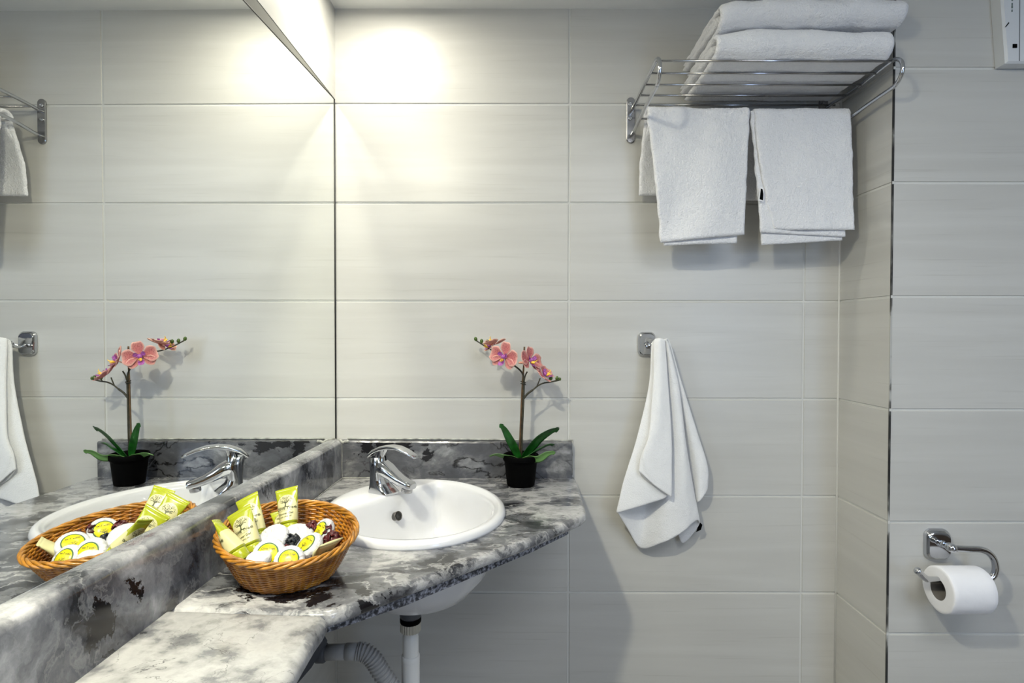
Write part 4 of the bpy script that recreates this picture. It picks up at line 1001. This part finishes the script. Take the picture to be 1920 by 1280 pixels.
ht = thing('hanging_towel', 'white hand towel hanging from the chrome hook in loose pleats', 'towel', (.82, -.05, 1.25))
def pleats(cols, seed, ny=46, nsub=7, fuzz=.0005, dz=.0):
    """cols: pleat lines from top to hem, each a list of (u, v, y) with u, v in half-millimetre cloth units"""
    lines = []
    for c in cols: 
        p = catmull([(X0+a*U, y, Z0-b_*U) for a, b_, y in c], 14)
        # resample evenly
        d = [0]
        for i in range(1, len(p)): d.append(d[-1]+(p[i]-p[i-1]).length)
        q = []
        for k in range(ny):
            t_ = d[-1]*k/(ny-1); i = 1
            while i < len(d)-1 and d[i] < t_: i += 1
            f = (t_-d[i-1])/max(1e-9, d[i]-d[i-1]); q.append(p[i-1].lerp(p[i], f))
        lines.append(q)
    rows = []
    for k in range(ny): rows.append(catmull([l[k] for l in lines], nsub))
    nx = len(rows[0]); V = []
    for k, r_ in enumerate(rows):
        for j, p in enumerate(r_):
            s_ = k/(ny-1); V.append(p+Vector((0, 1, 0))*(fuzz*noise.noise(p*220)+.0022*s_*noise.noise(Vector((p.x*55, p.z*14, seed)))))
    Fc = [(k*nx+j, k*nx+j+1, (k+1)*nx+j+1, (k+1)*nx+j) for k in range(ny-1) for j in range(nx-1)]
    return V, Fc
cols = [
 [(318, 112, -.062), (330, 300, -.068), (345, 560, -.078), (344, 740, -.086), (343, 872, -.088)],
 [(290, 104, -.066), (290, 300, -.074), (270, 540, -.086), (215, 690, -.092), (258, 812, -.090)],
 [(268, 112, -.060), (262, 300, -.068), (235, 560, -.082), (195, 670, -.086), (182, 745, -.087)],
 [(275, 112, -.056), (275, 300, -.062), (250, 560, -.076), (230, 700, -.080), (230, 800, -.080)],
 [(285, 112, -.054), (290, 300, -.058), (290, 560, -.070), (310, 700, -.074), (328, 868, -.076)],
 [(268, 118, -.053), (262, 330, -.056), (225, 600, -.068), (210, 790, -.074), (205, 918, -.076)],
 [(262, 125, -.052), (250, 330, -.054), (190, 590, -.062), (128, 800, -.068), (92, 955, -.072)],
 [(262, 125, -.050), (250, 330, -.051), (188, 600, -.058), (126, 805, -.064), (90, 966, -.066)],
 [(272, 130, -.046), (268, 330, -.044), (225, 600, -.042), (185, 850, -.040), (150, 1065, -.038)],
 [(290, 125, -.042), (300, 330, -.038), (290, 620, -.032), (255, 900, -.026), (218, 1168, -.024)],
 [(315, 118, -.048), (335, 330, -.050), (350, 620, -.054), (330, 880, -.058), (300, 1125, -.054)],
 [(335, 125, -.056), (365, 330, -.060), (400, 620, -.066), (400, 860, -.068), (400, 1065, -.064)],
 [(345, 140, -.050), (388, 330, -.056), (425, 620, -.058), (455, 850, -.058), (484, 1008, -.052)],
 [(340, 150, -.038), (385, 330, -.040), (425, 620, -.040), (470, 850, -.038), (508, 1050, -.034)],
 [(335, 150, -.030), (370, 330, -.026), (400, 620, -.022), (425, 880, -.020), (432, 1146, -.020)],
 [(320, 150, -.026), (350, 330, -.018), (380, 620, -.014), (400, 850, -.012), (410, 980, -.012)],
 [(340, 145, -.026), (385, 330, -.020), (430, 620, -.018), (465, 800, -.018), (482, 946, -.020)],
 [(350, 120, -.034), (395, 300, -.036), (450, 540, -.040), (500, 740, -.044), (512, 910, -.044)],
 [(353, 112, -.036), (405, 290, -.036), (490, 560, -.038), (545, 740, -.040), (549, 852, -.038)],
 [(345, 120, -.026), (400, 300, -.022), (480, 560, -.020), (530, 740, -.018), (530, 830, -.016)],
]
# bring every line up over the hook peg
cols = [[(c[0][0]*.55+300*.45, 98+abs(c[0][0]-305)*.12, c[0][2]*.6-.052*.4-.004)]+c for c in cols]
V, Fc = pleats(cols, 3)
mb = MB(); mb.add(V, Fc); o = mb.build('cloth', TERRY2, ht); md = o.modifiers.new('thick', 'SOLIDIFY'); md.thickness = .0042; md.offset = 0; md.use_even_offset = False
sd = o.modifiers.new('soft', 'SUBSURF'); sd.levels = 1; sd.render_levels = 1
mb = MB(); mb.add([(X0+512*U, -.034, Z0-1025*U), (X0+527*U, -.036, Z0-1040*U), (X0+520*U, -.036, Z0-1065*U), (X0+498*U, -.032, Z0-1080*U)], [(0, 1, 2, 3)]); o = mb.build('care_tag', BLACKP, ht, smooth=False); o['label'] = 'small black tag'; o.modifiers.new('t', 'SOLIDIFY').thickness = .001

# ---------------------------------------------------------------- toilet roll and holder
hd = thing('toilet_roll_holder', 'chrome curved toilet roll holder on the right front wall', 'toilet roll holder', (1.393, -.2008, .80))
mb = MB(); rounded_plate(mb, 1.393, .8030, -.2010, .052, .066, .015); mb.build('plate', CHROME, hd, sharp=35)
mb = MB(); tube(mb, catmull([(1.392, -.212, .808), (1.389, -.228, .812), (1.385, -.245, .814), (1.380, -.262, .817)], 6), [.0085, .0080, .0070, .0062, .0062, .0066, .0072, .0078, .0074, .0062, .0060, .0062, .0066, .0072, .0078, .0085, .0090, .0092, .0080], 16)
lathe(mb, [(.0005, -.0098), (.006, -.0082), (.0094, -.003), (.0094, .003), (.006, .0082), (.0005, .0098)], (1.3785, -.268, .8175), (.3, -1, 0), 22); mb.build('post', CHROME, hd)
mb = MB(); tube(mb, catmull([(1.379, -.268, .8175), (1.41, -.268, .816), (1.440, -.268, .8145), (1.458, -.268, .806), (1.4685, -.268, .790), (1.4705, -.268, .770), (1.463, -.268, .7555), (1.445, -.268, .7495), (1.40, -.268, .7495), (1.355, -.268, .7500), (1.330, -.269, .7515), (1.318, -.270, .7580), (1.3075, -.272, .7680), (1.3000, -.274, .7735)], 6), [.0066]*55+[.0068]*18+[.0070, .0072, .0074, .0076, .0070, .0040], 16); mb.build('arm', CHROME, hd)
tr = thing('toilet_roll', 'white toilet paper roll hanging on the chrome holder', 'toilet roll', (1.39, -.268, .7305))
mb = MB(); ax = (1, 0, 0); o_ = (1.3500, -.268, .7305); n = 72; secs = []
def rad(a, f): return .0475+.0008*math.sin(3*a+1)+.0006*noise.noise(Vector((math.cos(a)*3, math.sin(a)*3, f*4)))
prof = [(.0222, .0004), (.0235, .0), (.030, .0006), (.042, .0002)]
for r_, h in prof: secs.append([(o_[0]+h, o_[1]+r_*math.cos(2*PI*k/n), o_[2]+r_*math.sin(2*PI*k/n)) for k in range(n)])
for f in (0, .02, .1, .25, .4, .55, .7, .85, .98, 1.0):
    e_ = .0012 if f in (0, 1.0) else 0
    secs.append([(o_[0]+.001+.088*f, o_[1]+(rad(2*PI*k/n, f)-e_)*math.cos(2*PI*k/n), o_[2]+(rad(2*PI*k/n, f)-e_)*math.sin(2*PI*k/n)) for k in range(n)])
for r_, h in ((.040, .0895), (.0235, .0895), (.0222, .089)): secs.append([(o_[0]+h, o_[1]+r_*math.cos(2*PI*k/n), o_[2]+r_*math.sin(2*PI*k/n)) for k in range(n)])
loft(mb, secs, cap=False); mb.build('paper', PAPER, tr, sharp=50)
mb = MB(); secs = [[(o_[0]+h, o_[1]+r_*math.cos(2*PI*k/n), o_[2]+r_*math.sin(2*PI*k/n)) for k in range(n)] for r_, h in ((.0222, .0005), (.0222, .089), (.0212, .089), (.0212, .0005), (.0222, .0005))]
loft(mb, secs, cap=False); mb.build('core', CARD, tr)

# ---------------------------------------------------------------- wall dispenser, top right
t = thing('wall_dispenser', 'white plastic wall box with black window at the top right corner', 'dispenser', (1.57, -.2008, 1.93))
mb = MB(); loft(mb, [[(x, y, z) for x, z in ((1.5090+e, 1.848+e), (1.640, 1.848+e), (1.640, 2.07), (1.492+e, 2.07), (1.4975+e, 1.98))] for y, e in ((-.2012, 0), (-.226, 0), (-.230, .004))]); mb.build('case', WHITEP, t, sharp=30)
mb = MB(); box(mb, (1.5215, -.2318, 1.8795), (1.5300, -.2298, 1.8875)); mb.build('sight_window', BLACKP, t, smooth=False)
mb = MB(); mb.add([(1.5035, -.2305, 1.9225), (1.5070, -.2305, 1.9240), (1.5135, -.2305, 1.9320), (1.5125, -.2305, 1.9345), (1.5095, -.2305, 1.9310)], [(0, 1, 2, 3, 4)]); o = mb.build('latch_mark', BLACKP, t, smooth=False)
mb = MB()
for a, b_, w in ((1.956, 1.9605, .0022), (1.9635, 1.969, .0028), (1.9695, 1.9745, .0024), (1.979, 1.985, .003), (1.986, 1.99, .003)): box(mb, (1.5190-w/2, -.2308, a), (1.5190+w/2, -.2299, b_))
mb.build('print', simple('grey_print', (.12, .16, .15), .6), t, smooth=False)
mb = MB(); tube(mb, [(1.5365, -.2302, 1.852), (1.5345, -.2302, 2.05)], .0007, 6); mb.build('seam', BLUEGREY, t)
